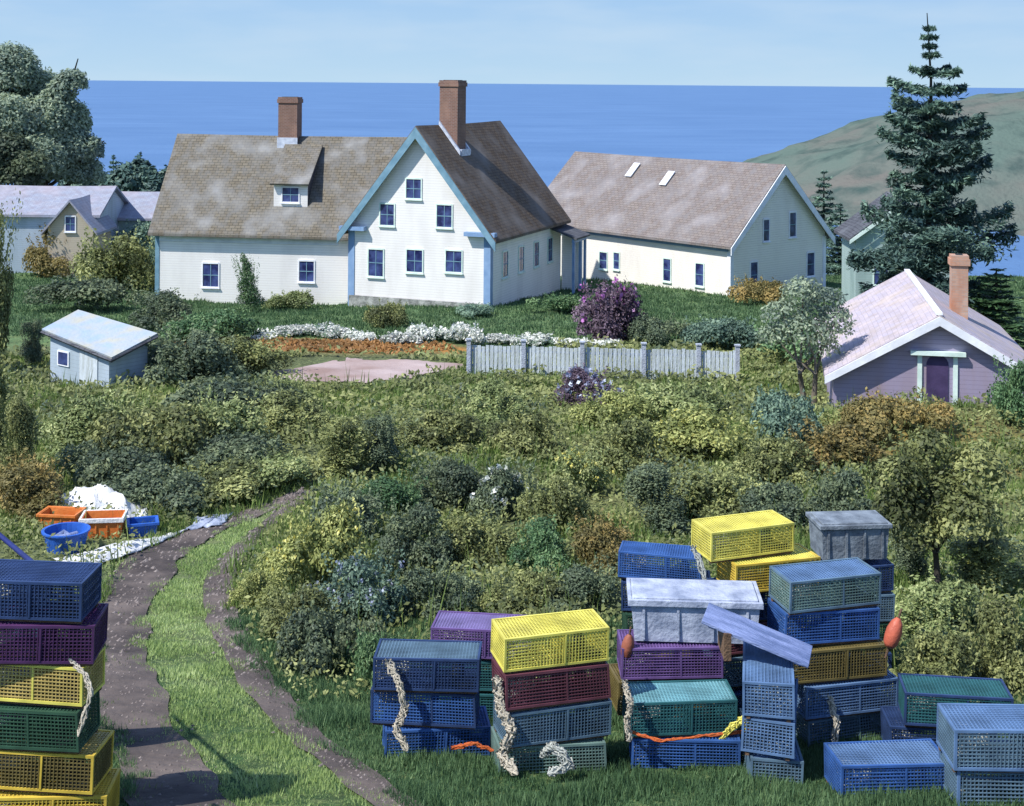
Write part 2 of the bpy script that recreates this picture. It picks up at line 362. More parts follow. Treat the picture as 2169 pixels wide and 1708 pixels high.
xs = np.concatenate([np.linspace(-400, -60, 40), np.linspace(-58, -22, 60), np.linspace(-21.6, 24, 200), np.linspace(25, 60, 60), np.linspace(65, 400, 40)])
ys = np.concatenate([np.linspace(-60, 6, 20), np.linspace(6.8, 66, 260), np.linspace(66.5, 120, 100), np.linspace(121, 300, 80)])
tag(grid_mesh('ground', xs, ys, gz, m, zonecol), kind='structure')

def strip(name, pts, mat, lift, kind='structure', cols=9, steps=160, wob=1.0):
    """ribbon draped over the ground; pts = (px, py, width in picture px) centre line"""
    P = [(G(x, y), w) for x, y, w in pts]
    P3 = [(p.x, p.y, w / F * p.y) for p, w in P]
    t = np.linspace(0, len(P3) - 1, steps); A = np.array(P3)
    def cr_sp(a, t):
        i = int(min(max(math.floor(t), 0), len(a) - 2)); u = t - i
        p0 = a[max(i - 1, 0)]; p1 = a[i]; p2 = a[i + 1]; p3 = a[min(i + 2, len(a) - 1)]
        return .5 * ((2 * p1) + (-p0 + p2) * u + (2 * p0 - 5 * p1 + 4 * p2 - p3) * u * u + (-p0 + 3 * p1 - 3 * p2 + p3) * u ** 3)
    Q = np.array([cr_sp(A, x) for x in t]); V = []; Fc = []
    for i in range(len(Q)):
        d = Q[min(i + 1, len(Q) - 1)][:2] - Q[max(i - 1, 0)][:2]; d /= np.linalg.norm(d) + 1e-9
        nrm = np.array([-d[1], d[0]])
        w = Q[i][2] * (1 + wob * .09 * math.sin(i * .31) * math.cos(i * .17 + 1) + .03 * math.sin(i * .83))
        off = wob * (.05 * Q[i][2] * math.sin(i * .27 + 2) + .02 * Q[i][2] * math.sin(i * .71))
        for k in range(cols):
            s = (k / (cols - 1) - .5) * w + off
            x, y = Q[i][0] + nrm[0] * s, Q[i][1] + nrm[1] * s
            V.append((x, y, gzf(x, y) + lift))
    for i in range(len(Q) - 1):
        for k in range(cols - 1): a = i * cols + k; Fc.append((a, a + 1, a + cols + 1, a + cols))
    me = mesh_from(name, V, Fc, smooth=True); me.materials.append(mat); o = bpy.data.objects.new(name, me); C.objects.link(o)
    tag(o, kind=kind); return o, Q
LR = [(640, 1040, 34), (560, 1078, 46), (450, 1120, 75), (350, 1170, 105), (285, 1240, 125), (248, 1320, 125), (250, 1420, 135), (285, 1530, 160), (345, 1640, 180), (420, 1760, 210)]
RR = [(660, 1050, 26), (595, 1090, 30), (515, 1160, 46), (464, 1240, 60), (478, 1330, 70), (535, 1430, 76), (615, 1530, 84), (720, 1620, 86), (880, 1740, 96)]
_, QL = strip('dirt_track_rut', LR, M['dirt'], .035)
_, QR = strip('dirt_track_rut', RR, M['dirt'], .035)
_, QG = strip('garden_path', [(640, 780, 200), (700, 785, 330), (780, 785, 300), (870, 780, 200), (930, 778, 110), (985, 778, 40)], M['path'], .05, cols=60, wob=.35)

# ------------------------------------------------------------------ leaf meshes
def leaves_mesh(name, P, D, size, tone, mat, asp=.5):
    """one small diamond-shaped leaf at each point P, facing roughly D"""
    n = len(P); R = RNG.normal(size=(n, 3)); T = np.cross(D, R); T /= np.linalg.norm(T, axis=1)[:, None] + 1e-9
    B = np.cross(D, T); B /= np.linalg.norm(B, axis=1)[:, None] + 1e-9
    s = np.asarray(size)
    if s.ndim == 0: s = np.full(n, float(s))
    s = (s * RNG.uniform(.6, 1.35, n))[:, None]
    V = np.stack([P - T * s, P - B * s * asp - T * s * .1, P + T * s, P + B * s * asp - T * s * .1], 1).reshape(-1, 3)
    me = bpy.data.meshes.new(name); me.vertices.add(4 * n); me.vertices.foreach_set('co', V.ravel().astype(np.float32))
    me.loops.add(4 * n); me.loops.foreach_set('vertex_index', np.arange(4 * n, dtype=np.int32))
    me.polygons.add(n); me.polygons.foreach_set('loop_start', (np.arange(n) * 4).astype(np.int32))
    me.update(calc_edges=True)
    a = me.attributes.new('tone', 'FLOAT', 'POINT'); a.data.foreach_set('value', np.repeat(np.clip(tone, 0, 1), 4).astype(np.float32))
    me.materials.append(mat); return me
def unit(n):
    v = RNG.normal(size=(n, 3)); return v / np.linalg.norm(v, axis=1)[:, None]
def lobes_cloud(lobes, per, up=.35):
    P = []; D = []; T = []
    for (c, r) in lobes:
        c = np.array(c); r = np.array(r) * np.ones(3); n = int(per * r.mean() ** 2)
        u = unit(n); u[:, 2] = np.where(u[:, 2] < -.5, -u[:, 2], u[:, 2])
        rad = 1 - .45 * RNG.random(n) ** 2.2 + .10 * RNG.normal(size=n)
        p = c + u * r * rad[:, None]; d = u * .9 + RNG.normal(size=(n, 3)) * .55 + np.array([0, 0, up])
        d /= np.linalg.norm(d, axis=1)[:, None]
        base = RNG.uniform(.2, .75)
        # sub-clumps of lighter and darker leaves
        k = unit(8); own = np.argmax(u @ k.T, axis=1); ct = RNG.uniform(-.28, .28, 8)
        gap = RNG.uniform(0, 1, 8)[own] < .12
        keep = ~(gap & (rad > .9))
        P.append(p[keep]); D.append(d[keep]); T.append((base + ct[own] + RNG.normal(size=n) * .14)[keep])
    return np.concatenate(P), np.concatenate(D), np.concatenate(T)
def bush_mesh(kind, seed):
    global RNG
    RNG = np.random.default_rng(seed)
    lob = []
    if kind == 'round':
        ex = RNG.uniform(.75, 1.25)
        for i in range(15):
            a = RNG.uniform(0, 6.28); r = RNG.uniform(.1, .78); h = RNG.uniform(.12, .8) * (1.2 - r)
            q = RNG.uniform(.14, .34)
            lob.append(((math.cos(a) * r * ex, math.sin(a) * r / ex, h), (q * RNG.uniform(.8, 1.5), q * RNG.uniform(.8, 1.5), q * RNG.uniform(.8, 1.2))))
        P, D, T = lobes_cloud(lob, 10000)
    elif kind == 'low':
        for i in range(13):
            a = RNG.uniform(0, 6.28); r = RNG.uniform(.1, .8)
            lob.append(((math.cos(a) * r, math.sin(a) * r, .22 + .25 * RNG.random() * (1.1 - r)), (RNG.uniform(.2, .36), RNG.uniform(.2, .34), RNG.uniform(.16, .3))))
        P, D, T = lobes_cloud(lob, 8600)
    elif kind == 'tall':
        for i in range(12):
            a = RNG.uniform(0, 6.28); r = RNG.uniform(.1, .5); h = RNG.uniform(.15, 1.7)
            lob.append(((math.cos(a) * r * (1.3 - .4 * h), math.sin(a) * r * (1.3 - .4 * h), h), (RNG.uniform(.22, .36), RNG.uniform(.22, .36), RNG.uniform(.26, .5))))
        P, D, T = lobes_cloud(lob, 8600)
    elif kind == 'cone':
        for i in range(12):
            h = i / 11 * 1.7 + .15; rr = .5 * (1 - h / 2.1) + .08; a = RNG.uniform(0, 6.28)
            lob.append(((math.cos(a) * rr * .4, math.sin(a) * rr * .4, h), (rr, rr, .22)))
        P, D, T = lobes_cloud(lob, 8000)
    # a few shoots breaking the outline
    n = 46; sh = []
    for i in range(n):
        a = RNG.uniform(0, 6.28); top = {'round': 1.0, 'low': .62, 'tall': 2.0, 'cone': 1.9}[kind] * RNG.uniform(.75, 1.12); r0 = RNG.uniform(0, .55)
        for k in range(22):
            t = k / 22; sh.append((math.cos(a) * (r0 + .22 * t), math.sin(a) * (r0 + .22 * t), top * (.5 + .5 * t)))
    sh = np.array(sh) + RNG.normal(size=(len(sh), 3)) * .02
    P = np.concatenate([P, sh]); D = np.concatenate([D, unit(len(sh))]); T = np.concatenate([T, RNG.uniform(.4, .9, len(sh))])
    k = P[:, 2] > -.02
    return leaves_mesh('foliage', P[k], D[k], .034, T[k], M['olive'])
BM = {}
for i in range(4): BM['round%d' % i] = bush_mesh('round', 100 + i)
for i in range(3): BM['low%d' % i] = bush_mesh('low', 200 + i)
for i in range(3): BM['tall%d' % i] = bush_mesh('tall', 300 + i)
BM['cone0'] = bush_mesh('cone', 400)
RNG = np.random.default_rng(11)
def flower_mesh(name, pts, s, mat, petals=7):
    P = []
    for p in pts: P.append(np.array(p) + RNG.normal(size=(petals, 3)) * s * .8)
    P = np.concatenate(P); D = unit(len(P)); return leaves_mesh(name, P, D, s, RNG.random(len(P)), mat, .8)

def link(name, me, mat, parent=None):
    o = bpy.data.objects.new(name, me); C.objects.link(o)
    if parent: o.parent = parent
    if mat is not None:
        o.material_slots[0].link = 'OBJECT'; o.material_slots[0].material = mat
    return o
_bs = {}
def bush(px, py, w, h, kind, mat, label, name='bush', cat='bush', group='bushes on the overgrown slope', flowers=None, at=None):
    p = at or G(px, py)
    k = w / F * p.y / 2; hh = h / F * p.y
    nat = {'round': 1.0, 'low': .62, 'tall': 2.0, 'cone': 2.0}[kind.rstrip('0123456789')]
    o = link(name, BM[kind], M[mat])
    o.location = (p.x, p.y, p.z - .05); o.scale = (k / .85, k / .85, hh / nat); o.rotation_euler = (random.uniform(-.12, .12), random.uniform(-.12, .12), random.uniform(0, 6.28))
    tag(o, label, cat, group)
    if flowers:
        fm, cnt, fs = flowers; pts = []
        vs = BM[kind].vertices; cam_dir = None
        
        tries = 0
        while len(pts) < cnt and tries < 4000:
            tries += 1; v = vs[random.randrange(len(vs))].co
            if v.z > nat * .35 and v.xy.length + v.z / nat > .8: pts.append(v * 1.05)
        fl = flower_mesh('flowers', pts, fs / k, M[fm]); tag(link('flowers', fl, None, o), kind='stuff')
    return o

# ------------------------------------------------------------------ gable buildings
def canon(ox, oy, z, xd):
    xd = Vector((xd[0], xd[1], 0)).normalized(); yd = Vector((-xd.y, xd.x, 0))
    Mx = Matrix(((xd.x, yd.x, 0, ox), (xd.y, yd.y, 0, oy), (0, 0, 1, z), (0, 0, 0, 1))); return Mx
def plane_hit(Mx, px, py, axis, val):
    """where the line of sight through (px,py) meets the local plane axis=val"""
    Mi = Mx.inverted(); a = Mi @ Vector((0, 0, HC)); b = Mi @ W(px, py, 100.0); d = b - a
    t = (val - a[axis]) / d[axis]; return a + d * t
def gable_parts(root, Mx, Sp, Ln, he, hr, wall, roof, sink=1.2, ov=.35, og=.3, th=.16, y0=0.0, roofname='roof'):
    w = MB(Mx); c = Sp / 2
    w.add([(0, y0, -sink), (Sp, y0, -sink), (Sp, Ln, -sink), (0, Ln, -sink), (0, y0, he), (Sp, y0, he), (Sp, Ln, he), (0, Ln, he), (c, y0, hr), (c, Ln, hr)],
          [(0, 1, 5, 8, 4), (2, 3, 7, 9, 6), (1, 2, 6, 5), (3, 0, 4, 7), (0, 3, 2, 1)])
    wo_ = w.build('wall', wall, root)
    r = MB(Mx); k = (hr - he) / c; e = ov; zt = .02
    n = 10; random.seed(int(Sp * 100))
    sag = lambda t: -.05 * math.sin(math.pi * t)
    for side in (0, 1):
        for i in range(n):
            ya = y0 - og + (Ln - y0 + 2 * og) * i / n; yb = y0 - og + (Ln - y0 + 2 * og) * (i + 1) / n
            za, zb = hr + zt + th + sag(i / n), hr + zt + th + sag((i + 1) / n); ze = he + zt + th - k * e
            xe = -e if side == 0 else Sp + e
            pts = [(xe, ya, ze), (c, ya, za), (c, yb, zb), (xe, yb, ze)]
            if side == 0: pts = [pts[1], pts[0], pts[3], pts[2]]
            Vv = [Vector(p) for p in pts]; low = [v - Vector((0, 0, th)) for v in Vv]
            r.add(Vv + low, [(0, 1, 2, 3), (7, 6, 5, 4), (1, 0, 4, 5) if i == 0 or 1 else (), (3, 2, 6, 7), (2, 1, 5, 6), (0, 3, 7, 4)])
    ro = r.build(roofname, roof, root)
    return wo_, ro
def rakes(root, Mx, Sp, he, hr, y, mat, ov=.35, w=.34, d=.06, sides=(0, 1)):
    c = Sp / 2; k = (hr - he) / c
    for s in sides:
        b = MB(Mx); xe = -ov if s == 0 else Sp + ov; ze = he - k * ov + .1; zr = hr + .1
        P = [(xe, ze), (c, zr), (c, zr - w * 1.45), (xe, ze - w * 1.2)]
        V = [(x, y, z) for x, z in P] + [(x, y + d, z) for x, z in P]
        b.add(V, [(0, 1, 2, 3), (7, 6, 5, 4), (0, 4, 5, 1), (1, 5, 6, 2), (2, 6, 7, 3), (3, 7, 4, 0)])
        b.build('rake_board', mat, root)
def box_part(root, Mx, name, mat, *a):
    b = MB(Mx); b.box(*a); return b.build(name, mat, root)
def window(root, Mx, axis, val, out, u, z, w, h, frame, cols=2, rows=2, label=None):
    """window centred at (u,z) in the plane axis=val; out=+-1 is the outward side"""
    def bx(b, u0, u1, z0, z1, d0, d1):
        a0, a1 = sorted((val + out * d0, val + out * d1))
        if axis == 1: b.box(u0, u1, a0, a1, z0, z1)
        else: b.box(a0, a1, u0, u1, z0, z1)
    t = .065; f = MB(Mx)
    bx(f, u - w / 2 - t, u - w / 2, z - h / 2 - t, z + h / 2 + t, -.02, .05); bx(f, u + w / 2, u + w / 2 + t, z - h / 2 - t, z + h / 2 + t, -.02, .05)
    bx(f, u - w / 2, u + w / 2, z + h / 2, z + h / 2 + t * 1.4, -.02, .06); bx(f, u - w / 2 - t * 1.5, u + w / 2 + t * 1.5, z - h / 2 - t * 1.9, z - h / 2 - t, -.02, .12)
    bx(f, u - w / 2, u + w / 2, z - h / 2 - t, z - h / 2, -.02, .045)
    o = f.build('window', frame, root)
    g = MB(Mx); bx(g, u - w / 2, u + w / 2, z - h / 2, z + h / 2, -.015, .012); g.build('pane', M['glass'], o)
    mu = MB(Mx)
    for i in range(1, cols): x = u - w / 2 + w * i / cols; bx(mu, x - .018, x + .018, z - h / 2, z + h / 2, .013, .03)
    for i in range(1, rows): y = z - h / 2 + h * i / rows; bx(mu, u - w / 2, u + w / 2, y - .022, y + .022, .013, .032)
    mu.build('glazing_bars', M['trim'], o)
    if label: o['label'] = label
    return o
def winpx(root, Mx, axis, val, out, px, py, wpx, hpx, frame, **k):
    p = plane_hit(Mx, px, py, axis, val); wp = Mx @ p; s = wp.y / F
    return window(root, Mx, axis, val, out, p.x if axis == 1 else p.y, p.z, max(.5, wpx * s - .06), hpx * s - .06, frame, **k)
def chimney(root, Mx, x, y, w, d, z0, z1, brick, flare=0, pots=False, wx=None):
    c = MB(Mx); c.box(x - w / 2, x + w / 2, y - d / 2, y + d / 2, z0, z1 - .35)
    o = c.build('chimney', brick, root)
    k = MB(Mx); k.box(x - w / 2 - .06, x + w / 2 + .06, y - d / 2 - .06, y + d / 2 + .06, z1 - .35, z1 - .12)
    k.box(x - w / 2 - .02, x + w / 2 + .02, y - d / 2 - .02, y + d / 2 + .02, z1 - .12, z1)
    k.build('chimney_cap', brick, o)
    fl = MB(Mx); fl.box(x - w / 2 + .16, x + w / 2 - .16, y - d / 2 + .16, y + d / 2 - .16, z1, z1 + .02); fl.build('flue', M['dark_wood_shadow'], o)
    return o

# ---- main white farmhouse with its wing
zb = HC - 11.93
house = empty('farmhouse', (0, 0, 0), 0, 'large white farmhouse with steep front gable, brown roofs and two brick chimneys', 'house')
house.location = (-8.95, 78.0, zb)
Hw = canon(-8.95, 78.0, zb, (.934, -.358)); toH = Matrix.Translation((8.95, -78.0, -zb))
HM = toH @ Hw     # canonical frame of the gable block in the root's space
SPAN, DEP, HE, HR = 8.41, 11.6, 4.03, 9.4
gable_parts(house, HM, SPAN, DEP, HE, HR, M['white'], M['roof_brown'], ov=.5, og=.45)
rakes(house, HM, SPAN, HE, HR, -.52, M['trim'], ov=.5, w=.42)
for (a, b, c_, d_) in ((-.04, .34, -.045, .1), (SPAN - .34, SPAN + .045, -.045, .34)):
    box_part(house, HM, 'corner_board', M['trim_blue'], a, b, c_, d_, -1.2, HE - .32)
box_part(house, HM, 'cornice', M['trim'], SPAN + .003, SPAN + .30, .35, DEP, HE - .62, HE - .30)
box_part(house, HM, 'cornice_return', M['trim_blue'], SPAN - 1.35, SPAN + .42, -.44, -.05, HE - .30, HE - .08)
box_part(house, HM, 'cornice_return', M['trim_blue'], -.42, 1.1, -.44, -.05, HE - .30, HE - .08)
box_part(house, HM, 'foundation', M['stone'], .04, SPAN - .04, -.08, -.046, -1.2, .12)
Wfix = lambda root_M: root_M
def hpx(px, py, axis, val):  # picture position to canonical house frame
    return plane_hit(Hw, px, py, axis, val)
def wpx(root, Mworld, Mroot, axis, val, out, px, py, wp_, hp_, frame, **k):
    p = plane_hit(Mworld, px, py, axis, val); s = (Mworld @ p).y / F
    return window(root, Mroot, axis, val, out, p.x if axis == 1 else p.y, p.z, max(.42, wp_ * s), hp_ * s, frame, **k)
for q in ((876, 400, 34, 40), (820, 455, 32, 44), (941, 458, 34, 46), (796, 557, 34, 56), (878, 553, 36, 46), (961, 554, 36, 44)):
    wpx(house, Hw, HM, 1, 0.0, -1, *q, M['trim_mint'])
for yy in (2.2, 4.7, 7.2, 9.6): window(house, HM, 0, SPAN, 1, yy, 2.0, .75, 1.35, M['trim_mint'])
# chimney on the right slope of the gable block
chimney(house, HM, SPAN / 2 + .55, 3.3, 1.1, 1.2, 7.2, 12.05, M['brick'])
fl = MB(HM); xs_ = SPAN / 2 + .55
k = (HR - HE) / (SPAN / 2)
def roofz(x): return HR + .19 - k * abs(x - SPAN / 2)
for (ya, yb) in ((2.50, 2.66), (3.94, 4.10)):
    fl.add([(xs_ - .5, ya, roofz(xs_ - .5) + .01), (xs_ + .8, ya, roofz(xs_ + .8) + .01), (xs_ + .8, yb, roofz(xs_ + .8) + .01), (xs_ - .5, yb, roofz(xs_ - .5) + .01),
            (xs_ - .5, ya, roofz(xs_ - .5) + .25), (xs_ + .8, ya, roofz(xs_ + .8) + .25), (xs_ + .8, yb, roofz(xs_ + .8) + .25), (xs_ - .5, yb, roofz(xs_ - .5) + .25)],
           [(0, 3, 2, 1), (4, 5, 6, 7), (0, 1, 5, 4), (1, 2, 6, 5), (2, 3, 7, 6), (3, 0, 4, 7)])
fl.box(xs_ + .64, xs_ + .84, 2.67, 3.93, roofz(xs_ + .84), roofz(xs_ + .64) + .12)
fl.build('flashing', M['flash'], house)
# left wing
zw = HC - 12.45
yd = Vector((-.99, .14, 0)).normalized(); xd = Vector((yd.y, -yd.x, 0))
Ww = canon(-9.1, 79.3, zw, xd); WM = toH @ Ww
WS, WL, WHE, WHR = 7.8, 11.4, 4.15, 9.05
gable_parts(house, WM, WS, WL, WHE, WHR, M['white'], M['roof'], y0=-4.3, ov=.5, og=.3)
box_part(house, WM, 'corner_board', M['trim'], -.04, .2, WL - .2, WL + .04, -1.2, WHE - .3)
box_part(house, WM, 'frieze_board', M['trim_white'], -.05, -.003, .6, WL - .21, WHE - .95, WHE - .66)
rk = MB(WM)
for q in ((446, 583, 34, 48), (649, 575, 32, 42)): wpx(house, Ww, WM, 0, 0.0, -1, *q, M['trim_white'])
p = plane_hit(Ww, 614, 255, 0, WS / 2)
chimney(house, WM, WS / 2, p.y, 1.0, 1.15, 7.9, (HC - .95) - zw, M['brick'])
box_part(house, WM, 'flashing', M['flash'], WS / 2 - .56, WS / 2 - .5, p.y - .62, p.y + .62, 8.4, 9.1)
# shed dormer on the wing roof
p = plane_hit(Ww, 615, 428, 0, 0.75); dy = p.y; kw = (WHR - WHE) / (WS / 2)
def wz(x): return WHE + kw * x + .18
dz0, dz1 = wz(.75) - .05, wz(.75) + 1.25; dw = 1.0
xb = (dz1 + .28 - WHE - .18) / kw + 1.15
d = MB(WM)
d.box(.75, .80, dy - dw, dy + dw, dz0, dz1)
dm = d.build('dormer', M['white'], house)
for s in (-1, 1):
    c_ = MB(WM); yy0, yy1 = sorted((dy + s * dw, dy + s * (dw - .06)))
    zr_ = dz1 + .9
    V = []
    for y_ in (yy0, yy1): V += [(.80, y_, dz0 - .1), (.80, y_, dz1), (xb, y_, wz(xb) + .02), (xb, y_, wz(xb) - .3)]
    c_.add(V, [(0, 1, 2, 3), (7, 6, 5, 4), (0, 4, 5, 1), (1, 5, 6, 2), (2, 6, 7, 3), (3, 7, 4, 0)])
    c_.build('dormer_cheek', M['roof_dark'], dm)
dr = MB(WM); x1_ = xb + .25
dr.slab([(.45, dy + dw + .15, dz1 - .02), (.45, dy - dw - .15, dz1 - .02), (x1_, dy - dw - .15, wz(x1_) + .08), (x1_, dy + dw + .15, wz(x1_) + .08)], -.10)
dr.build('dormer_roof', M['roof'], dm)
wd = window(dm, WM, 0, .75, -1, dy, dz0 + .72, .95, .8, M['trim_white'])
# small blue porch at the back corner
pw = plane_hit(Hw, 1205, 520, 1, DEP)
px0 = SPAN + .003
pr = MB(HM); pr.slab([(px0, DEP - 2.0, 3.35), (px0 + 1.7, DEP - 2.0, 2.75), (px0 + 1.7, DEP + .6, 2.75), (px0, DEP + .6, 3.35)], .12); po = pr.build('porch_roof', M['roof_dark'], house)
box_part(house, HM, 'porch_beam', M['trim_blue'], px0 + 1.35, px0 + 1.5, DEP - 1.9, DEP + .5, 2.45, 2.68)
for yy in (DEP - 1.85, DEP - .6, DEP + .3): box_part(house, HM, 'porch_post', M['trim_blue'], px0 + 1.35, px0 + 1.5, yy, yy + .15, -1, 2.45)
box_part(house, HM, 'porch_wall', M['white'], px0, px0 + 1.3, DEP + .2, DEP + .3, -1, 2.7)

# ---- long barn-like house on the right
zb2 = HC - 12.6
barn = empty('long_house', (12.98, 83, zb2), 0, 'long cream house with mauve roof and shaded blue gable end, right of the farmhouse', 'house')
Bw = canon(12.98, 83, zb2, (.764, .646)); toB = Matrix.Translation((-12.98, -83, -zb2)); BMx = toB @ Bw
gable_parts(barn, BMx, 8.98, 18, 3.35, 7.6, M['cream'], M['roof_mauve'], ov=.45, og=.4)
rakes(barn, BMx, 8.98, 3.35, 7.6, -.46, M['trim_white'], ov=.45, w=.36)
box_part(barn, BMx, 'frieze_board', M['trim_blue'], -.06, -.003, .12, 18, 2.72, 3.1)
box_part(barn, BMx, 'corner_board', M['trim_white'], -.05, .22, -.05, .22, -1.2, 3.1)
box_part(barn, BMx, 'corner_board', M['trim_white'], 8.76, 9.03, -.05, .22, -1.2, 3.1)
for q in ((1278, 552, 22, 34), (1306, 553, 16, 34), (1413, 572, 20, 46), (1482, 582, 22, 46)): wpx(barn, Bw, BMx, 0, 0.0, -1, *q, M['trim_mint'], cols=1)
for q in ((1622, 488, 18, 44), (1678, 476, 20, 50), (1596, 583, 22, 54), (1716, 560, 24, 48)): wpx(barn, Bw, BMx, 1, 0.0, -1, *q, M['trim_white'], cols=1)
kb = (7.6 - 3.35) / 4.49
for px, py in ((1340, 362), (1413, 380)):     # roof lights
    a = plane_hit(Bw, px, py, 0, 3.0)
    for _ in range(6):
        x = (a.z - 3.35 - .2) / kb; a = plane_hit(Bw, px, py, 0, x)
    sk = MB(BMx); e = .07; y_ = a.y
    zt = lambda x: 3.35 + kb * x + .22
    x0_, x1_ = a.x - .45, a.x + .45
    sk.slab([(x0_, y_ + .28, zt(x0_) + .02), (x0_, y_ - .28, zt(x0_) + .02), (x1_, y_ - .28, zt(x1_) + .02), (x1_, y_ + .28, zt(x1_) + .02)], -e)
    sk.build('roof_light', M['trim_white'], barn)

# ---- shed with the doorway, right foreground
zs = HC - 10.9
xd = Vector((.98, -.18, 0)).normalized(); o_ = Vector((13.7, 45, 0)) - xd * 3.25
shed = empty('gabled_cottage', (o_.x, o_.y, zs), 0, 'low cottage coloured shade-mauve with pale pink roof, white rakes and an arched dark doorway', 'cottage')
Sw = canon(o_.x, o_.y, zs, xd); SM = Matrix.Translation((-o_.x, -o_.y, -zs)) @ Sw
SHE, SHR, SSP = 1.62, 3.5, 6.5
gable_parts(shed, SM, SSP, 10.4, SHE, SHR, M['shade_mauve_wall'], M['roof_pink'], ov=.3, og=.35, th=.12)
rakes(shed, SM, SSP, SHE, SHR, -.42, M['trim_white'], ov=.3, w=.2)
box_part(shed, SM, 'ridge_cap', M['trim_white'], SSP / 2 - .1, SSP / 2 + .1, -.3, 10.6, SHR + .13, SHR + .2)
p = plane_hit(Sw, 1985, 790, 1, 0)
dd = MB(SM); zd0, zd1 = -.2, plane_hit(Sw, 1985, 752, 1, 0).z
arc = [(p.x - .34, zd0), (p.x + .34, zd0), (p.x + .34, zd1 - .3)] + [(p.x + .34 * math.cos(a), zd1 - .3 + .3 * math.sin(a)) for a in np.linspace(.2, 2.94, 8)] + [(p.x - .34, zd1 - .3)]
dd.slab([(x, -.03, z) for x, z in arc], .06)
dd.build('door', M['door'], shed)
box_part(shed, SM, 'door_surround', M['trim_mint'], p.x - .62, p.x - .48, -.06, .0, zd0, zd1 - .02)
box_part(shed, SM, 'door_surround', M['trim_mint'], p.x + .48, p.x + .62, -.06, .0, zd0, zd1 - .02)
box_part(shed, SM, 'door_hood', M['trim_mint'], p.x - .85, p.x + .85, -.22, -.002, zd1, zd1 + .13)
cx_ = plane_hit(Sw, 2030, 640, 1, 5.0)
chimney(shed, SM, cx_.x, 5.0, .56, .6, 2.0, plane_hit(Sw, 2030, 540, 1, 5.0).z, M['brick_pale'])

# ---- small garden shed on the left
Fp, Lp, Rp, Bp = W(236, 757, 50), W(88, 697, 52.5), W(333, 706, 51.7), W(165, 656, 54.2)
gs = empty('garden_shed', (Fp.x, Fp.y, gzf(Fp.x, Fp.y)), 0, 'small pale blue garden shed with a slanted grey roof among dark bushes at left', 'shed')
o3 = gs.location.copy(); loc = lambda p: Vector(p) - Vector(o3)
ro = MB(); ro.slab([loc(Fp), loc(Rp), loc(Bp), loc(Lp)], .12)
ro.build('roof', M['roof_shed'], gs)
ed = MB(); ed.tube([loc(Lp) - Vector((0, 0, .12)), loc(Fp) - Vector((0, .03, .12)), loc(Rp) - Vector((0, 0, .12))], .07, 4); ed.build('fascia', M['roof_dark'], gs)
cen = (Fp + Rp + Bp + Lp) / 4; wl = MB(); cs = []
for P_ in (Fp, Rp, Bp, Lp): q = cen + (P_ - cen) * .84; cs.append(loc((q.x, q.y, P_.z - .2)))
bt = [Vector((c.x, c.y, -.9)) for c in cs]
wl.add(bt + cs, [(0, 1, 5, 4), (1, 2, 6, 5), (2, 3, 7, 6), (3, 0, 4, 7), (3, 2, 1, 0)])
wl.build('wall', M['grey_wall'], gs)
# plank door and window on the lit side
f0, l0 = cs[0], cs[3]; dirL = (l0 - f0); dirL.z = 0; Ld = dirL.length; dirL.normalize(); nL = Vector((dirL.y * -1, dirL.x, 0))
if nL.y > 0: nL = -nL
Md = Matrix(((dirL.x, nL.x, 0, f0.x), (dirL.y, nL.y, 0, f0.y), (0, 0, 1, 0), (0, 0, 0, 1)))
b = MB(Md); b.box(Ld * .18, Ld * .48, .0, .04, -.3, 1.25); b.build('door', M['board'], gs)
b = MB(Md); b.box(Ld * .66, Ld * .86, .0, .05, .55, 1.1); wn = b.build('window', M['trim_white'], gs)
b = MB(Md); b.box(Ld * .68, Ld * .84, .051, .06, .6, 1.05); b.build('pane', M['glass'], wn)

# ---- pale low houses far left
def far_house(name, label, px0, px1, ybase, Y, eav, rid, wall, roof, span=7):
    a = W(px0, ybase, Y); b = W(px1, ybase, Y); z0 = gzf((a.x + b.x) / 2, Y) - .2
    zr = W((px0 + px1) / 2, rid, Y + span / 2).z - z0; ze = W((px0 + px1) / 2, eav, Y).z - z0
    r = empty(name, (b.x, Y, z0), 0, label, 'house')
    Mx = canon(0, 0, 0, (0, 1)); Ln = b.x - a.x
    gable_parts(r, Mx, span, Ln, ze, zr, wall, roof); return r, Mx, Ln, ze, zr
fh, fM, fL, fe, fr_ = far_house('cottage', 'long pale roofed cottage with a small buff cross gable, far left below the big tree', -60, 205, 470, 92, 455, 398, M['grey_wall'], M['roof_pale'])
p = W(152, 480, 90.2); q = canon(p.x - 1.55 - fh.location.x, p.y - fh.location.y, -.2, (1, 0))
gable_parts(fh, q, 2.9, 4, (W(100, 478, 90.2).z - fh.location.z), W(150, 422, 90.2).z - fh.location.z, M['yellow_wall'], M['roof_pale'], ov=.35, roofname='gable_roof')
window(fh, q, 1, 0.0, -1, 1.45, W(150, 468, 90.2).z - fh.location.z, .6, .9, M['trim_white'])
fh2, f2M, f2L, f2e, f2r = far_house('cottage', 'pale teal walled cottage half hidden by bushes just left of the farmhouse wing', 180, 372, 480, 97, 462, 410, M['teal_wall'], M['roof_pale'], 6)
for t in (2.0, 4.4): window(fh2, f2M, 0, 0.0, -1, t, f2e - 1.2, .8, 1.1, M['trim_white'])

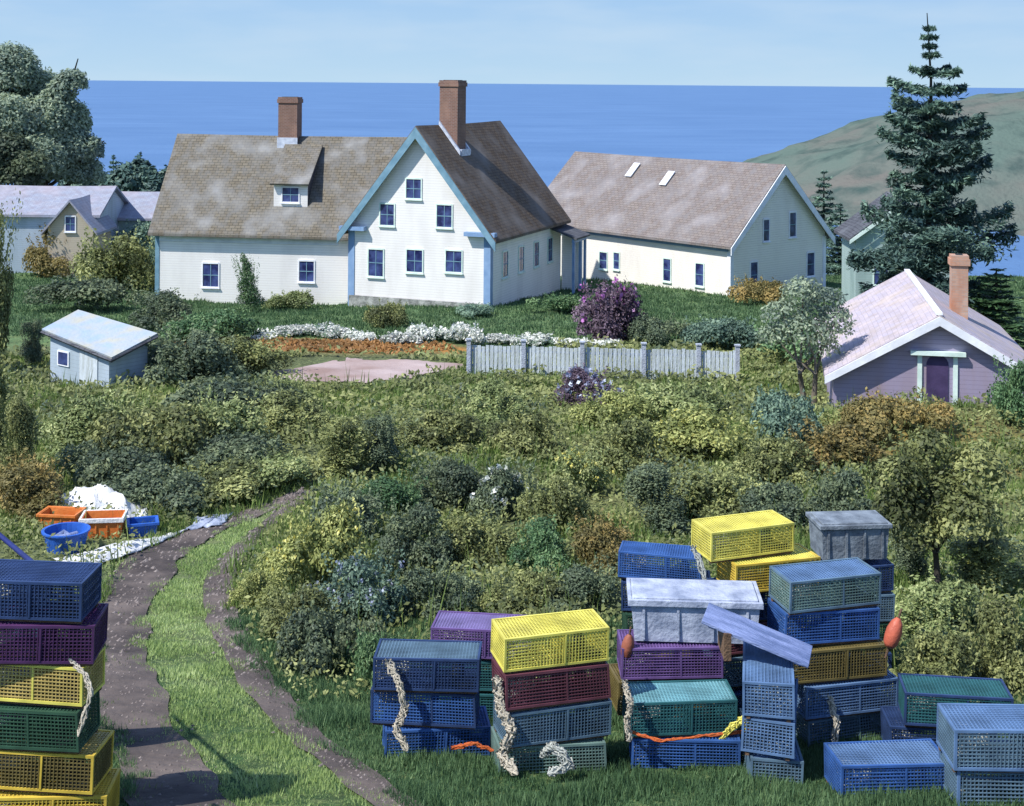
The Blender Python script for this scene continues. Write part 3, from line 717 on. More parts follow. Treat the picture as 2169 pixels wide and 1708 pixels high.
# ---- dark roofed hut behind the spruce
hx = W(1812, 590, 74); hb = gzf(hx.x, 74)
hut = empty('hut', (hx.x, 74, hb), 0, 'small pale green hut with dark roof partly behind the tall spruce', 'hut')
Hm2 = canon(0, 0, 0, (1, -.05))
gable_parts(hut, Hm2, 5.0, 4, W(1812, 500, 74).z - hb, W(1890, 425, 74).z - hb, M['teal_wall'], M['roof_dark'], ov=.4)
rakes(hut, Hm2, 5.0, W(1812, 500, 74).z - hb, W(1890, 425, 74).z - hb, -.4, M['trim_mint'], ov=.4, w=.16)
window(hut, Hm2, 1, 0.0, -1, 1.3, 2.2, .7, 1.2, M['trim_mint'])
window(hut, Hm2, 1, 0.0, -1, 3.6, 2.2, .7, 1.2, M['trim_mint'])

# ------------------------------------------------------------------ fence and garden
def fence(pts, h, label):
    P = [G(*p) for p in pts]; base = P[0]
    r = empty('board_fence', base, 0, label, 'fence')
    B = MB(); rails = MB(); random.seed(5)
    for a, b in zip(P[:-1], P[1:]):
        d = Vector((b.x - a.x, b.y - a.y, 0)); n = int(d.length / .16); d.normalize(); nn = Vector((d.y, -d.x, 0))
        for i in range(n):
            t = (i + .5) / n; c = a.lerp(b, t); z = gzf(c.x, c.y); hh = h + random.uniform(-.03, .03)
            w = .069; th = random.uniform(.0, .012)
            q = [c - d * w - base, c + d * w - base]
            V = []
            for zz in (z - .1, z + hh):
                for pp, o in ((q[0], th), (q[1], th), (q[1], th + .022), (q[0], th + .022)): v = Vector(pp) - nn * (.0) + nn * o; V.append((v.x, v.y, zz - base.z))
            B.add(V, [(0, 3, 2, 1), (4, 5, 6, 7), (0, 1, 5, 4), (1, 2, 6, 5), (2, 3, 7, 6), (3, 0, 4, 7)])
        for zz in (.35, h - .22):
            pa, pb = a - nn * .05, b - nn * .05
            rails.tube([(pa.x - base.x, pa.y - base.y, gzf(a.x, a.y) + zz - base.z), (pb.x - base.x, pb.y - base.y, gzf(b.x, b.y) + zz - base.z)], .05, 4)
    B.build('boards', M['board'], r); rails.build('rail', M['post'], r)
    for p in P:
        pp = MB(); z = gzf(p.x, p.y) - base.z; x, y = p.x - base.x, p.y - base.y - .1
        pp.box(x - .08, x + .08, y - .08, y + .08, z - .3, z + h + .22); pp.box(x - .11, x + .11, y - .11, y + .11, z + h + .22, z + h + .27)
        pp.build('post', M['post'], r)
    return r
fence([(992, 793), (1108, 796), (1232, 800), (1362, 803), (1478, 806), (1560, 808)], 1.15, 'pale blue-grey board fence with square posts below the farmhouse lawn')
wl_ = [(560, 712, 46, 18), (620, 705, 64, 22), (690, 706, 70, 26), (760, 716, 50, 20), (850, 722, 60, 26), (905, 716, 66, 34), (985, 722, 60, 40), (1060, 722, 62, 20), (1140, 724, 70, 24), (1220, 728, 50, 18), (1280, 732, 60, 20)]
wn_ = ['at the left end of the bed', 'above the left part of the orange bank', 'above the middle of the orange bank', 'left of the dark gap in the bed', 'above the right part of the orange bank', 'left of the fence end', 'against the first fence post', 'above the second fence bay', 'above the third fence bay', 'below the purple bush', 'at the right end of the bed']
for (x, y, w, h), lb in zip(wl_, wn_):
    bush(x, y + 6, w * 1.25, h * .9, 'low%d' % random.randrange(3), 'teal', 'white flowering clump ' + lb, 'flower_clump', 'flowers', 'white flowers along the garden bed', flowers=('white_petal', 420, .05))

# ------------------------------------------------------------------ trees
def tree(px, py, h_px, crown, mat, bark, label, at=None, name='broadleaf_tree', per=3000, leaf=.1, trunk=None, seed=1, group=None, stems=1):
    """crown = list of (px, py, rx_px, ry_px, dY)"""
    global RNG
    RNG = np.random.default_rng(seed); random.seed(seed)
    p = at or G(px, py); Y = p.y; s = Y / F
    r = empty(name, p, 0, label, 'tree', group)
    lob = []
    for (cx, cy, rx, ry, dY) in crown:
        c = W(cx, cy, Y + dY) - p; lob.append(((c.x, c.y, c.z), (rx * s, (rx + ry) / 2 * s, ry * s)))
    P, D, T = lobes_cloud(lob, per)
    link('crown', leaves_mesh('crown', P, D, leaf, T, M[mat]), None, r)
    t = MB(); cen = Vector((0, 0, 0))
    for l in lob: cen += Vector(l[0]) / len(lob)
    tr = trunk or .16
    for k in range(stems):
        ox = (k - (stems - 1) / 2) * tr * 2.4
        fork = Vector((ox * 2 + cen.x * .4, cen.y * .4, cen.z * .45))
        t.tube([(ox, 0, -.3), (ox * 1.4, 0, fork.z * .5), fork], tr, 8, tr * .7)
        for l in lob[k::stems]:
            c = Vector(l[0]); m_ = fork.lerp(c, .5) + Vector((random.uniform(-.2, .2), random.uniform(-.2, .2), -.1))
            t.tube([fork, m_, c, c + (c - m_) * .4], tr * .45, 6, tr * .1)
    t.build('trunk', bark, r, smooth=True); return r
tree(40, 560, 0, [(20, 160, 60, 62, 0), (75, 200, 58, 52, 2), (10, 260, 80, 70, -2), (100, 262, 66, 70, 0), (130, 200, 30, 30, 0), (165, 262, 26, 42, 1), (150, 320, 50, 46, 0), (60, 340, 70, 50, -3), (-60, 220, 80, 100, 0), (195, 320, 24, 28, 0), (110, 360, 70, 40, 0), (180, 372, 40, 34, 1), (30, 370, 70, 40, 0), (150, 175, 34, 26, 0)],
     'hazy', M['bark_dark'], 'big olive-grey tree at the upper left rising above the sea horizon', at=Vector((-36, 104, gzf(-36, 104))), per=1700, leaf=.15, trunk=.4, seed=3, name='broadleaf_tree')
tree(20, 420, 0, [(20, 330, 46, 44, 0), (60, 352, 40, 30, -1), (-30, 340, 50, 60, 0), (30, 375, 60, 30, 0)], 'dark', M['bark_dark'],
     'dark blue-green tree in front of the big olive tree, above the pale cottage roof', at=Vector((-35.0, 98.6, gzf(-35, 98.6))), per=1300, leaf=.16, trunk=.3, seed=4)
tree(1712, 880, 0, [(1700, 622, 44, 34, 0), (1745, 650, 50, 40, .4), (1660, 668, 46, 32, -.2), (1700, 705, 70, 36, -.3), (1765, 690, 44, 40, .2), (1640, 715, 40, 26, 0), (1740, 738, 46, 28, 0)],
     'hazy', M['bark'], 'small round-headed tree with pale curved double trunk left of the pink-roofed cottage', per=1500, leaf=.075, trunk=.11, seed=5, stems=2)
tree(1260, 1180, 0, [(1290, 985, 0, 0, 0)] and [(1900, 1010, 60, 50, 0), (1960, 960, 56, 50, .3), (1990, 1050, 70, 60, .2), (1910, 1080, 60, 50, 0), (2070, 1000, 60, 60, 0), (2050, 1100, 70, 60, -.3), (1950, 1130, 60, 44, 0)],
     'olive', M['bark_dark'], 'olive tree with dark trunk and yellow flower tips below the pink-roofed cottage', at=G(1985, 1275), per=6500, leaf=.05, trunk=.07, seed=6)

def conifer_mesh(seed, H, R, nb, leaf, mat, bare=.18, droop=-.05, per=46, thin=1.0):
    global RNG
    RNG = np.random.default_rng(seed); P = []; D = []; T = []
    z = H * .06; i = 0
    while z < H * .97:
        t = z / H
        rr = R * (1 - t) ** .72 * RNG.uniform(.72, 1.12) if t < 1 - bare else R * .09 * RNG.uniform(.4, 1.3) * (1 - t) / bare + .035 * R
        n = int(RNG.integers(4, 7)) if t < 1 - bare else 4
        a0 = RNG.uniform(0, 6.28)
        for k in range(n):
            a = a0 + k * 6.283 / n + RNG.uniform(-.3, .3); ln = rr * RNG.uniform(.55, 1.15); tone = RNG.uniform(.15, .75)
            lift = ln * RNG.uniform(.02, .32) if t > .35 else ln * RNG.uniform(-.22, .18)
            m = max(8, int(per * ln / R * 6 * thin)); u = RNG.random(m) ** .7
            wdt = .23 * ln * np.sin(np.pi * np.clip(u * .85 + .12, 0, 1)) + .03
            off = RNG.normal(size=m) * wdt
            x = math.cos(a) * ln * u - math.sin(a) * off; y = math.sin(a) * ln * u + math.cos(a) * off
            zz = z + lift * u ** 1.5 + RNG.normal(size=m) * .045 * ln - abs(off) * .25
            P.append(np.stack([x, y, zz], 1)); dd = np.tile([0, 0, 1.0], (m, 1)) + RNG.normal(size=(m, 3)) * .55
            D.append(dd / np.linalg.norm(dd, axis=1)[:, None]); T.append(tone + RNG.normal(size=m) * .15)
        z += H / nb * ((1.15 if t < .5 else 1.2) if t < 1 - bare else .6)
    P = np.concatenate(P); D = np.concatenate(D); T = np.concatenate(T)
    return leaves_mesh('crown', P, D, leaf, T, M[mat], .28)
sp = Vector((W(1972, 0, 62).x, 62, 0)); sp.z = gzf(sp.x, 62); Hs = HC + W(1972, 28, 62).z - HC - sp.z
spr = empty('spruce_tree', sp, 0, 'tall dark spruce with bare spindly tip standing above the sea behind the pink-roofed cottage', 'tree')
link('crown', conifer_mesh(21, Hs, 4.7, 23, .17, 'spruce', bare=.17, per=250), None, spr)
t = MB(); t.tube([(0, 0, -.3), (0, 0, Hs * .5), (.02, 0, Hs * .8), (-.18, 0, Hs)], [.24, .14, .06, .02], 8); t.build('trunk', M['bark_dark'], spr, smooth=True)
cm = conifer_mesh(31, 10, 2.6, 18, .3, 'fargreen', bare=.1, per=34)
tm = MB(); tm.tube([(0, 0, -1), (0, 0, 9.6)], .18, 6, .03); tmo = tm.build('trunk', M['bark_dark'])
first = None
for (px, top, wd, Y, lb) in ((205, 352, 50, 150, 'leftmost of the distant small conifers beside the big olive tree'), (240, 322, 44, 150, 'second distant conifer from the left above the pale cottage roofs'),
                         (268, 340, 46, 155, 'third distant conifer from the left, low and broad'), (297, 316, 34, 150, 'tallest distant conifer with a dark narrow tip, left of the farmhouse wing roof'),
                         (325, 345, 46, 152, 'distant conifer close to the left edge of the farmhouse wing roof'), (350, 362, 40, 146, 'lowest distant conifer touching the farmhouse wing roof edge'),
                         (180, 372, 46, 148, 'low distant conifer overlapping the foot of the big olive tree')):
    p = W(px, top, Y); z0 = gzf(p.x, Y); r = empty('conifer_tree', (p.x, Y, z0), random.uniform(0, 6), lb, 'tree', 'distant conifers beyond the cottages')
    k = (p.z - z0) / 10; w_ = max(wd / F * Y / 2 / 1.6, .35 * k); r.scale = (w_, w_, k)
    link('crown', cm, None, r); link('trunk', tmo.data, None, r)
bpy.data.objects.remove(tmo)
cm2 = conifer_mesh(41, 10, 2.6, 20, .2, 'spruce', bare=.05, per=40)
for (px, top, Y, w_, lb, mt) in ((1745, 352, 104, .95, 'dark pointed conifer directly right of the long house gable', 'spruce'), (1780, 430, 98, .8, 'shorter dark conifer between the long house and the pale green hut', 'spruce'),
                             (2110, 560, 60, 1.0, 'green conifer behind the cottage chimney at the right edge', 'green')):
    p = W(px, top, Y); z0 = gzf(p.x, Y); r = empty('conifer_tree', (p.x, Y, z0), random.uniform(0, 6), lb, 'tree')
    k = (p.z - z0) / 10; r.scale = (w_, w_, k)
    o = link('crown', cm2, M[mt], r); t = MB(); t.tube([(0, 0, -.3), (0, 0, 9.5)], .2, 6, .03); t.build('trunk', M['bark_dark'], r)

# ------------------------------------------------------------------ bushes: (px, base py, width, height, shape, leaves, label)
BU = [
 (60, 540, 150, 84, 'round1', 'olive', 'olive bush at the far left hiding the foot of the pale cottage'),
 (175, 552, 120, 76, 'round3', 'teal', 'grey-teal bush directly below the buff cross gable'),
 (310, 560, 120, 96, 'round2', 'teal', 'tall grey-teal bush between the teal cottage and the farmhouse wing'),
 (532, 648, 72, 112, 'cone0', 'green', 'bright green upright shrub between the two wing windows of the farmhouse'),
 (1296, 712, 150, 112, 'round0', 'mauve', 'round purple bush with pink blossom on the lawn between the two houses'),
 (345, 600, 70, 96, 'round1', 'teal', 'grey-teal bush against the left end of the farmhouse wing'),
 (820, 684, 90, 44, 'low0', 'olive', 'low bush under the front gable windows'),
 (1010, 668, 90, 24, 'low1', 'teal', 'low pale hedge at the right foot of the front gable'),
 (610, 652, 120, 34, 'low2', 'light', 'low pale bush right of the upright shrub at the wing wall'),
 (240, 600, 170, 110, 'round2', 'olive', 'broad olive bush below the buff cross gable'),
 (120, 570, 130, 90, 'round3', 'ochre', 'ochre bush at far left below the pale cottage'),
 (290, 520, 110, 80, 'round0', 'teal', 'teal bush in front of the pale teal cottage'),
 (200, 650, 200, 60, 'low1', 'dark', 'dark bush line behind the garden shed roof'),
 (350, 690, 150, 70, 'round1', 'dark', 'dark bush right of the garden shed roof'),
 (450, 720, 170, 60, 'low2', 'green', 'green bush on the bank left of the white flowers'),
 (1600, 640, 110, 50, 'low0', 'ochre', 'brownish bush at the foot of the long house corner'),
 (1700, 760, 240, 70, 'low1', 'green', 'green bush behind the small round-headed tree'),
 (1520, 735, 170, 60, 'low2', 'teal', 'pale teal bush right of the end of the white flowers'),
 (1400, 720, 120, 50, 'low0', 'dark', 'dark bush just right of the purple bush'),
 (1190, 660, 120, 36, 'low1', 'green', 'green bush by the small blue porch'),
 (400, 800, 190, 110, 'round2', 'dark', 'large dark bush right of the garden shed wall'),
 (520, 790, 170, 80, 'round3', 'olive', 'olive bush below the orange bank end'),
 (480, 870, 200, 90, 'low0', 'dark', 'dark hollow bush between garden shed and pink path'),
 (590, 866, 110, 64, 'round0', 'light', 'light green bush at the left end of the pink path'),
 (70, 770, 60, 110, 'tall0', 'dark', 'dark tall bush against the left side of the garden shed'),
 (210, 935, 180, 90, 'round1', 'light', 'light olive bush directly below the garden shed'),
 (340, 965, 200, 100, 'low2', 'olive', 'olive bush on the pale diagonal hedge, left part'),
 (470, 940, 190, 95, 'round2', 'light', 'pale olive bush in the middle of the diagonal hedge'),
 (600, 920, 170, 80, 'round3', 'olive', 'olive bush at the upper right end of the diagonal hedge'),
 (240, 1010, 190, 70, 'low0', 'dark', 'dark bush under the left end of the diagonal hedge'),
 (460, 1000, 200, 66, 'low1', 'dark', 'dark bush under the middle of the diagonal hedge'),
 (330, 1060, 170, 60, 'low2', 'dark', 'dark low bush above the white tarpaulin'),
 (430, 1050, 180, 62, 'low0', 'olive', 'mid green bush on the left verge where the track begins'),
 (560, 1030, 170, 60, 'low1', 'light', 'light verge bush at the far end of the track'),
 (0, 1000, 110, 300, 'tall1', 'olive', 'tall olive thicket at the left edge below the pale cottage, taller one'),
 (60, 1040, 90, 170, 'tall2', 'olive', 'narrow olive sapling right of the tall thicket at the left edge'),
 (-30, 760, 100, 300, 'tall0', 'olive', 'olive sapling at the extreme left edge beside the garden shed'),
 (40, 1075, 160, 110, 'round0', 'ochre', 'brownish bush left of the white tarpaulin'),
 (770, 950, 130, 60, 'round1', 'olive', 'olive bush just under the pink path'),
 (820, 985, 110, 110, 'tall0', 'dark', 'dark upright bush in the middle of the slope'),
 (720, 1000, 130, 100, 'tall1', 'olive', 'upright olive bush left of the dark upright bush'),
 (930, 940, 150, 90, 'round2', 'olive', 'olive bush below the first fence post'),
 (1040, 900, 140, 90, 'round3', 'light', 'light green bush beneath the second fence post'),
 (1130, 960, 150, 100, 'round0', 'olive', 'olive bush in mid slope under the third fence bay'),
 (1240, 850, 120, 70, 'round1', 'mauve', 'dusky purple bush against the fence'),
 (1300, 900, 150, 80, 'round2', 'yellow', 'yellow-green bush under the purple fence bush'),
 (1420, 880, 170, 70, 'low1', 'light', 'pale grassy bush below the right fence end'),
 (1330, 990, 150, 100, 'round3', 'olive', 'olive bush right of mid slope'),
 (1500, 960, 170, 110, 'round0', 'yellow', 'yellowish bush left of the ochre slope'),
 (1660, 920, 150, 90, 'low2', 'teal', 'grey-green bush at the foot of the pale double trunk'),
 (1760, 985, 180, 100, 'round1', 'ochre', 'rusty ochre bush below the grey boulder'),
 (1640, 1010, 150, 90, 'round2', 'olive', 'olive bush left of the rusty ochre bush'),
 (2150, 880, 90, 110, 'round3', 'green', 'green bush at the right corner of the pink-roofed cottage'),
 (1900, 910, 160, 60, 'low0', 'ochre', 'ochre undergrowth bush before the arched doorway'),
 (940, 1070, 150, 100, 'round0', 'dark', 'dark bush above the track bend, centre'),
 (1080, 1080, 150, 110, 'round1', 'dark', 'dark bush in the centre of the picture'),
 (1180, 1110, 150, 110, 'round2', 'olive', 'olive bush right of the centre dark bushes'),
 (1230, 1040, 120, 90, 'round3', 'light', 'pale leaved bush right of centre'),
 (830, 1090, 140, 90, 'round3', 'green', 'green bush above the bend of the track'),
 (720, 1130, 150, 110, 'round0', 'dark', 'dark teal bush on the right verge of the upper track'),
 (1380, 1110, 140, 130, 'tall2', 'dark', 'dark upright bush left of the yellow traps'),
 (1500, 1080, 170, 100, 'round1', 'olive', 'olive bush behind the upper yellow trap'),
 (1640, 1110, 170, 110, 'round2', 'dark', 'dark bush behind the upper yellow trap, right part'),
 (1780, 1110, 150, 110, 'round3', 'dark', 'dark bush behind the slate-grey tub'),
 (1270, 1190, 140, 100, 'round0', 'ochre', 'ochre-brown bush between the centre bushes and the traps'),
 (1140, 1200, 140, 100, 'round1', 'green', 'fresh green bush above the lemon yellow trap'),
 (1000, 1180, 150, 110, 'round2', 'olive', 'olive bush left of the fresh green bush'),
 (860, 1190, 150, 110, 'round3', 'dark', 'dark bush right of the yellow-leaved roadside bush'),
 (680, 1230, 150, 140, 'round1', 'yellow', 'yellow-leaved roadside bush on the right of the track'),
 (545, 1278, 80, 84, 'round2', 'yellow', 'small round pale yellow bush at the inside of the track bend'),
 (640, 1330, 150, 110, 'round3', 'olive', 'olive bush below the yellow-leaved roadside bush'),
 (780, 1300, 160, 120, 'round0', 'teal', 'grey-teal bush with pale leaves left of the violet trap'),
 (920, 1290, 150, 110, 'round1', 'dark', 'dark bush behind the violet trap'),
 (1120, 1290, 150, 90, 'round2', 'olive', 'olive bush right behind the lemon yellow trap'),
 (1250, 1290, 130, 110, 'round3', 'dark', 'dark bush left of the grey-white tub'),
 (700, 1400, 150, 100, 'low0', 'dark', 'dark low bush beside the track, left of the navy traps'),
 (790, 1440, 110, 100, 'low1', 'green', 'green low bush touching the navy traps'),
 (2080, 1250, 170, 150, 'tall1', 'olive', 'olive tall bush at the right edge, upper'),
 (1990, 1330, 170, 110, 'round0', 'light', 'light green bush right of the orange buoy'),
 (2110, 1420, 180, 170, 'round1', 'olive', 'large olive bush at the right edge above the lower right traps'),
 (1985, 1460, 150, 120, 'round2', 'olive', 'olive bush right of the layered blue trap stack'),
 (1930, 1230, 110, 130, 'tall2', 'dark', 'dark upright bush right of the slate-grey tub'),
]
FL = {'round purple': ('pink_petal', 44, .08), 'yellowish bush': ('yellow_petal', 50, .03), 'grey-teal bush with': ('lilac_petal', 90, .022), 'pale leaved': ('yellow_petal', 60, .03),
      'dusky purple': ('lilac_petal', 70, .07), 'dark bush in the centre': ('white_petal', 26, .04), 'olive tall bush at the right': ('yellow_petal', 26, .05), 'yellow-leaved': ('yellow_petal', 90, .02)}
random.seed(3)
for b in BU:
    fl = next((v for k, v in FL.items() if b[6].startswith(k)), None)
    bush(b[0], b[1] + b[3] * .12, b[2] * (1.12 if b[1] < 760 else random.uniform(1.1, 1.5)), b[3] * (1.12 if b[1] < 760 else random.uniform(.95, 1.3)), b[4], b[5], b[6], flowers=fl)

# ------------------------------------------------------------------ undergrowth and grass (nobody could count these)
def in_strip(x, y, Q, k=1.0):
    d = np.sqrt((x[:, None] - Q[None, :, 0]) ** 2 + (y[:, None] - Q[None, :, 1]) ** 2) - Q[None, :, 2] / 2 * k
    return d.min(1) < 0
def wild(name, n, xf, yr, mat, hmax, leaf, keepf=None, seed=1):
    global RNG
    RNG = np.random.default_rng(seed)
    y = yr[0] + (yr[1] - yr[0]) * RNG.random(n) ** 1.0; x = RNG.uniform(-1, 1, n) * (.40 * y + 7)
    keep = ~in_strip(x, y, QL, 1.05) & ~in_strip(x, y, QR, 1.05)
    if keepf is not None: keep &= keepf(x, y)
    x, y = x[keep], y[keep]; nn = len(x)
    hN = np.clip(.5 + .7 * fbm(x, y, 1.1, 7), .05, 1.2)
    z = gz(x, y) + RNG.random(nn) * hmax * hN
    D = unit(nn) * .8 + np.array([-.2, -.3, .8]); D /= np.linalg.norm(D, axis=1)[:, None]
    tone = .45 + .3 * fbm(x, y, 2.2, 3) + RNG.normal(size=nn) * .14
    me = leaves_mesh(name, np.stack([x, y, z], 1), D, leaf * (y / 30) ** .95, tone, M[mat])
    o = link(name, me, None); return o
def between(Q1, Q2):
    def f(x, y):
        # strip of turf between the two ruts: nearer to both than the outer verges
        d1 = np.sqrt((x[:, None] - Q1[None, :, 0]) ** 2 + (y[:, None] - Q1[None, :, 1]) ** 2); d2 = np.sqrt((x[:, None] - Q2[None, :, 0]) ** 2 + (y[:, None] - Q2[None, :, 1]) ** 2)
        i1 = d1.argmin(1); i2 = d2.argmin(1)
        v = (Q1[i1, 0] - x) * (Q2[i2, 0] - x) + (Q1[i1, 1] - y) * (Q2[i2, 1] - y)
        return v < 0
    return f
btw = between(QL, QR)
trapyard = lambda x, y: (y < 17.8) & (x > -2.5)
tag(wild('undergrowth', 190000, None, (18.7, 62), 'olive', .62, .06, lambda x, y: ~btw(x, y) & ~((y > 59) & (x < 2)) & ~in_strip(x, y, QG, 1.1), 5), 'tangled olive undergrowth covering the slope between the bushes', 'undergrowth', kind='stuff')
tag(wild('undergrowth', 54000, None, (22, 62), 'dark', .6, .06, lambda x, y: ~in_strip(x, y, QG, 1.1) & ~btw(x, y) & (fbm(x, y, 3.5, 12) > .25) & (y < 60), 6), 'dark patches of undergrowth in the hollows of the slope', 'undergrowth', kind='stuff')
tag(wild('undergrowth', 50000, None, (30, 60), 'light', .5, .055, lambda x, y: ~in_strip(x, y, QG, 1.1) & (fbm(x, y, 4, 5) > .1) & (x > -4), 8), 'pale grassy undergrowth below the board fence', 'undergrowth', kind='stuff')
tag(wild('orange_ground_cover', 26000, None, (59.5, 63.5), 'orange_cover', .18, .07, lambda x, y: (x > -15) & (x < -1.5) & (gauss(x, y, -8.5, 61.5, 6, 1.6)[..., 0] > .35), 9), 'rusty orange plants on the bank under the white flowers', 'ground cover', kind='stuff')
def grass(name, n, yr, mat, h, keepf, seed, xr=None, w=.009, lean=.25):
    rng = np.random.default_rng(seed)
    y = yr[0] + (yr[1] - yr[0]) * rng.random(n); x = rng.uniform(-1, 1, n) * (.40 * y + 5) if xr is None else rng.uniform(xr[0], xr[1], n)
    keep = keepf(x, y); x, y = x[keep], y[keep]; n = len(x)
    cl_ = .6 + .5 * np.clip(fbm(x, y, .5, 9), -1, 1)
    hh = h * rng.uniform(.5, 1.3, n) * cl_; a = rng.uniform(0, 6.28, n); L_ = rng.normal(size=(n, 2)) * lean * hh[:, None]
    z = gz(x, y) - .01; ww = w * (y / 15) ** .8
    V = np.stack([np.stack([x - np.cos(a) * ww, y - np.sin(a) * ww, z], 1), np.stack([x + np.cos(a) * ww, y + np.sin(a) * ww, z], 1),
                  np.stack([x + L_[:, 0] + .0 * a, y + L_[:, 1], z + hh], 1)], 1).reshape(-1, 3)
    me = bpy.data.meshes.new(name); me.vertices.add(3 * n); me.vertices.foreach_set('co', V.ravel().astype(np.float32))
    me.loops.add(3 * n); me.loops.foreach_set('vertex_index', np.arange(3 * n, dtype=np.int32))
    me.polygons.add(n); me.polygons.foreach_set('loop_start', (np.arange(n) * 3).astype(np.int32)); me.update(calc_edges=True)
    t = .45 + .28 * fbm(x, y, 1.1, 2) + rng.normal(size=n) * .15
    at_ = me.attributes.new('tone', 'FLOAT', 'POINT'); at_.data.foreach_set('value', np.repeat(np.clip(t, 0, 1), 3).astype(np.float32))
    me.materials.append(M[mat]); o = bpy.data.objects.new(name, me); C.objects.link(o); return o
def in_rough(x, y, Q, k):
    d = np.sqrt((x[:, None] - Q[None, :, 0]) ** 2 + (y[:, None] - Q[None, :, 1]) ** 2) - Q[None, :, 2] / 2 * k
    return d.min(1) < -.16 + .2 * fbm(x, y, .45, 6) + .12 * fbm(x, y, 1.3, 2)
off = lambda x, y, k=.92: ~in_rough(x, y, QL, k) & ~in_rough(x, y, QR, k)
def chunk(f): 
    def g(x, y):
        out = np.zeros(len(x), bool)
        for i in range(0, len(x), 40000): out[i:i + 40000] = f(x[i:i + 40000], y[i:i + 40000])
        return out
    return g
tag(grass('grass', 330000, (12.5, 34), 'brightgrass', .10, chunk(lambda x, y: off(x, y) & btw(x, y)), 21, xr=(-10, 1)), 'bright green grass strip between the two wheel ruts', 'grass', kind='stuff')
tag(grass('grass', 520000, (12.5, 24), 'lawnblade', .16, chunk(lambda x, y: off(x, y) & ~btw(x, y)), 22), 'deep green grass around the trap stacks and the track verges', 'grass', kind='stuff')
tag(grass('grass', 260000, (24, 58), 'grassblade', .4, chunk(lambda x, y: off(x, y) & ~btw(x, y) & ~in_strip(x, y, QG, 1.1) & (fbm(x, y, 3, 15) > -.2)), 23, lean=.3), 'rough olive grass among the bushes', 'grass', kind='stuff')
tag(grass('grass', 210000, (60, 96), 'lawnblade', .25, chunk(lambda x, y: ~((y < 63.5) & (x < -1.5))), 24, lean=.3), 'green lawn grass round the farmhouse and the long house', 'grass', kind='stuff')

RNG = np.random.default_rng(77); lob = []
for k in range(26):
    c = W(150 + 8.5 * k, 398 - 14 * math.sin(k * .5) - 8 * RNG.random(), 141 + 6 * RNG.random()); lob.append(((c.x, c.y, c.z - .5), (1.3, 1.3, RNG.uniform(1.4, 2.6))))
P, D, T = lobes_cloud(lob, 420)
tag(link('far_wood', leaves_mesh('far_wood', P, D, .3, T, M['fargreen']), None), 'far blue-green wood merging into one mass below the distant conifers', 'wood', kind='stuff')
rng = np.random.default_rng(5); pv = []; pf = []
for Q in (QL, QR):
    for k in range(700):
        i = rng.integers(0, len(Q)); x = Q[i][0] + rng.normal() * Q[i][2] * .27; y = Q[i][1] + rng.normal() * Q[i][2] * .27; z = gzf(x, y) + .035; r = rng.uniform(.006, .03) * (1 + (y > 20))
        b0 = len(pv); pv += [(x - r, y, z), (x, y - r * .8, z), (x + r, y, z), (x, y + r * .9, z), (x + r * .2, y, z + r * .8)]; pf += [(b0, b0 + 1, b0 + 4), (b0 + 1, b0 + 2, b0 + 4), (b0 + 2, b0 + 3, b0 + 4), (b0 + 3, b0, b0 + 4)]
me = mesh_from('pebbles', pv, pf, uv=False); me.materials.append(plain('pebble_stone', lin(128, 120, 116), lin(92, 84, 82), .9, 4, 0)); o = bpy.data.objects.new('pebbles', me); C.objects.link(o)
tag(o, 'small loose pebbles strewn along the dirt wheel ruts', 'pebbles', kind='stuff')

tag(grass('weed_stalks', 9000, (20, 58), 'grassblade', 1.0, chunk(lambda x, y: off(x, y, 1.1) & ~btw(x, y) & ~in_strip(x, y, QG, 1.1) & (fbm(x, y, 2.2, 31) > .1)), 41, w=.011, lean=.16), 'tall pale weed stalks standing up out of the bushes', 'weeds', kind='stuff')
tag(grass('grass', 26000, (12.5, 34), 'grassblade', .12, chunk(lambda x, y: ~off(x, y, 1.0) & (fbm(x, y, .9, 3) > .15)), 42, xr=(-12, 2)), 'stray dry grass growing into the wheel ruts', 'grass', kind='stuff')
tag(grass('grass', 60000, (14, 31), 'brightgrass', .13, chunk(lambda x, y: off(x, y) & ~btw(x, y) & in_strip(x, y, QL, 2.6)), 43, xr=(-14, 0)), 'light green grass on the outer left verge of the track', 'grass', kind='stuff')
# ------------------------------------------------------------------ small garden things
def boulder(px, py, wm, hm, label, tilt=.3, name='boulder'):
    p = G(px, py); V = []; n = 14; random.seed(px)
    b = MB()
    rings = 7
    for i in range(rings):
        ph = math.pi * i / (rings - 1)
        for k in range(n):
            a = 2 * math.pi * k / n; r = 1 + .16 * math.sin(a * 2 + i) + .1 * math.sin(a * 5 + i * 2)
            sq = lambda v: math.copysign(abs(v) ** .6, v)
            V.append((sq(math.sin(ph)) * sq(math.cos(a)) * wm / 2 * r, sq(math.sin(ph)) * sq(math.sin(a)) * wm / 2.4 * r, sq(math.cos(ph)) * hm / 2 * r + hm * .3))
    Fc = [(i * n + k, i * n + (k + 1) % n, (i + 1) * n + (k + 1) % n, (i + 1) * n + k) for i in range(rings - 1) for k in range(n)]
    b.add(V, Fc); o = b.build(name, M['stone'], smooth=False); o.location = p; o.rotation_euler = (0, tilt, .4); tag(o, label, 'rock'); return o
boulder(1812, 868, 1.4, .8, 'squarish pale grey boulder tilted on the slope left of the arched doorway')
p = G(2010, 838); b = MB(); b.tube([(-1.1, 0, .12), (-.4, -.1, .2), (.4, -.12, .2), (1.2, .05, .1)], [.05, .16, .16, .04], 8); b2 = b.build('shadow_streak', M['dark_wood_shadow'], smooth=True)
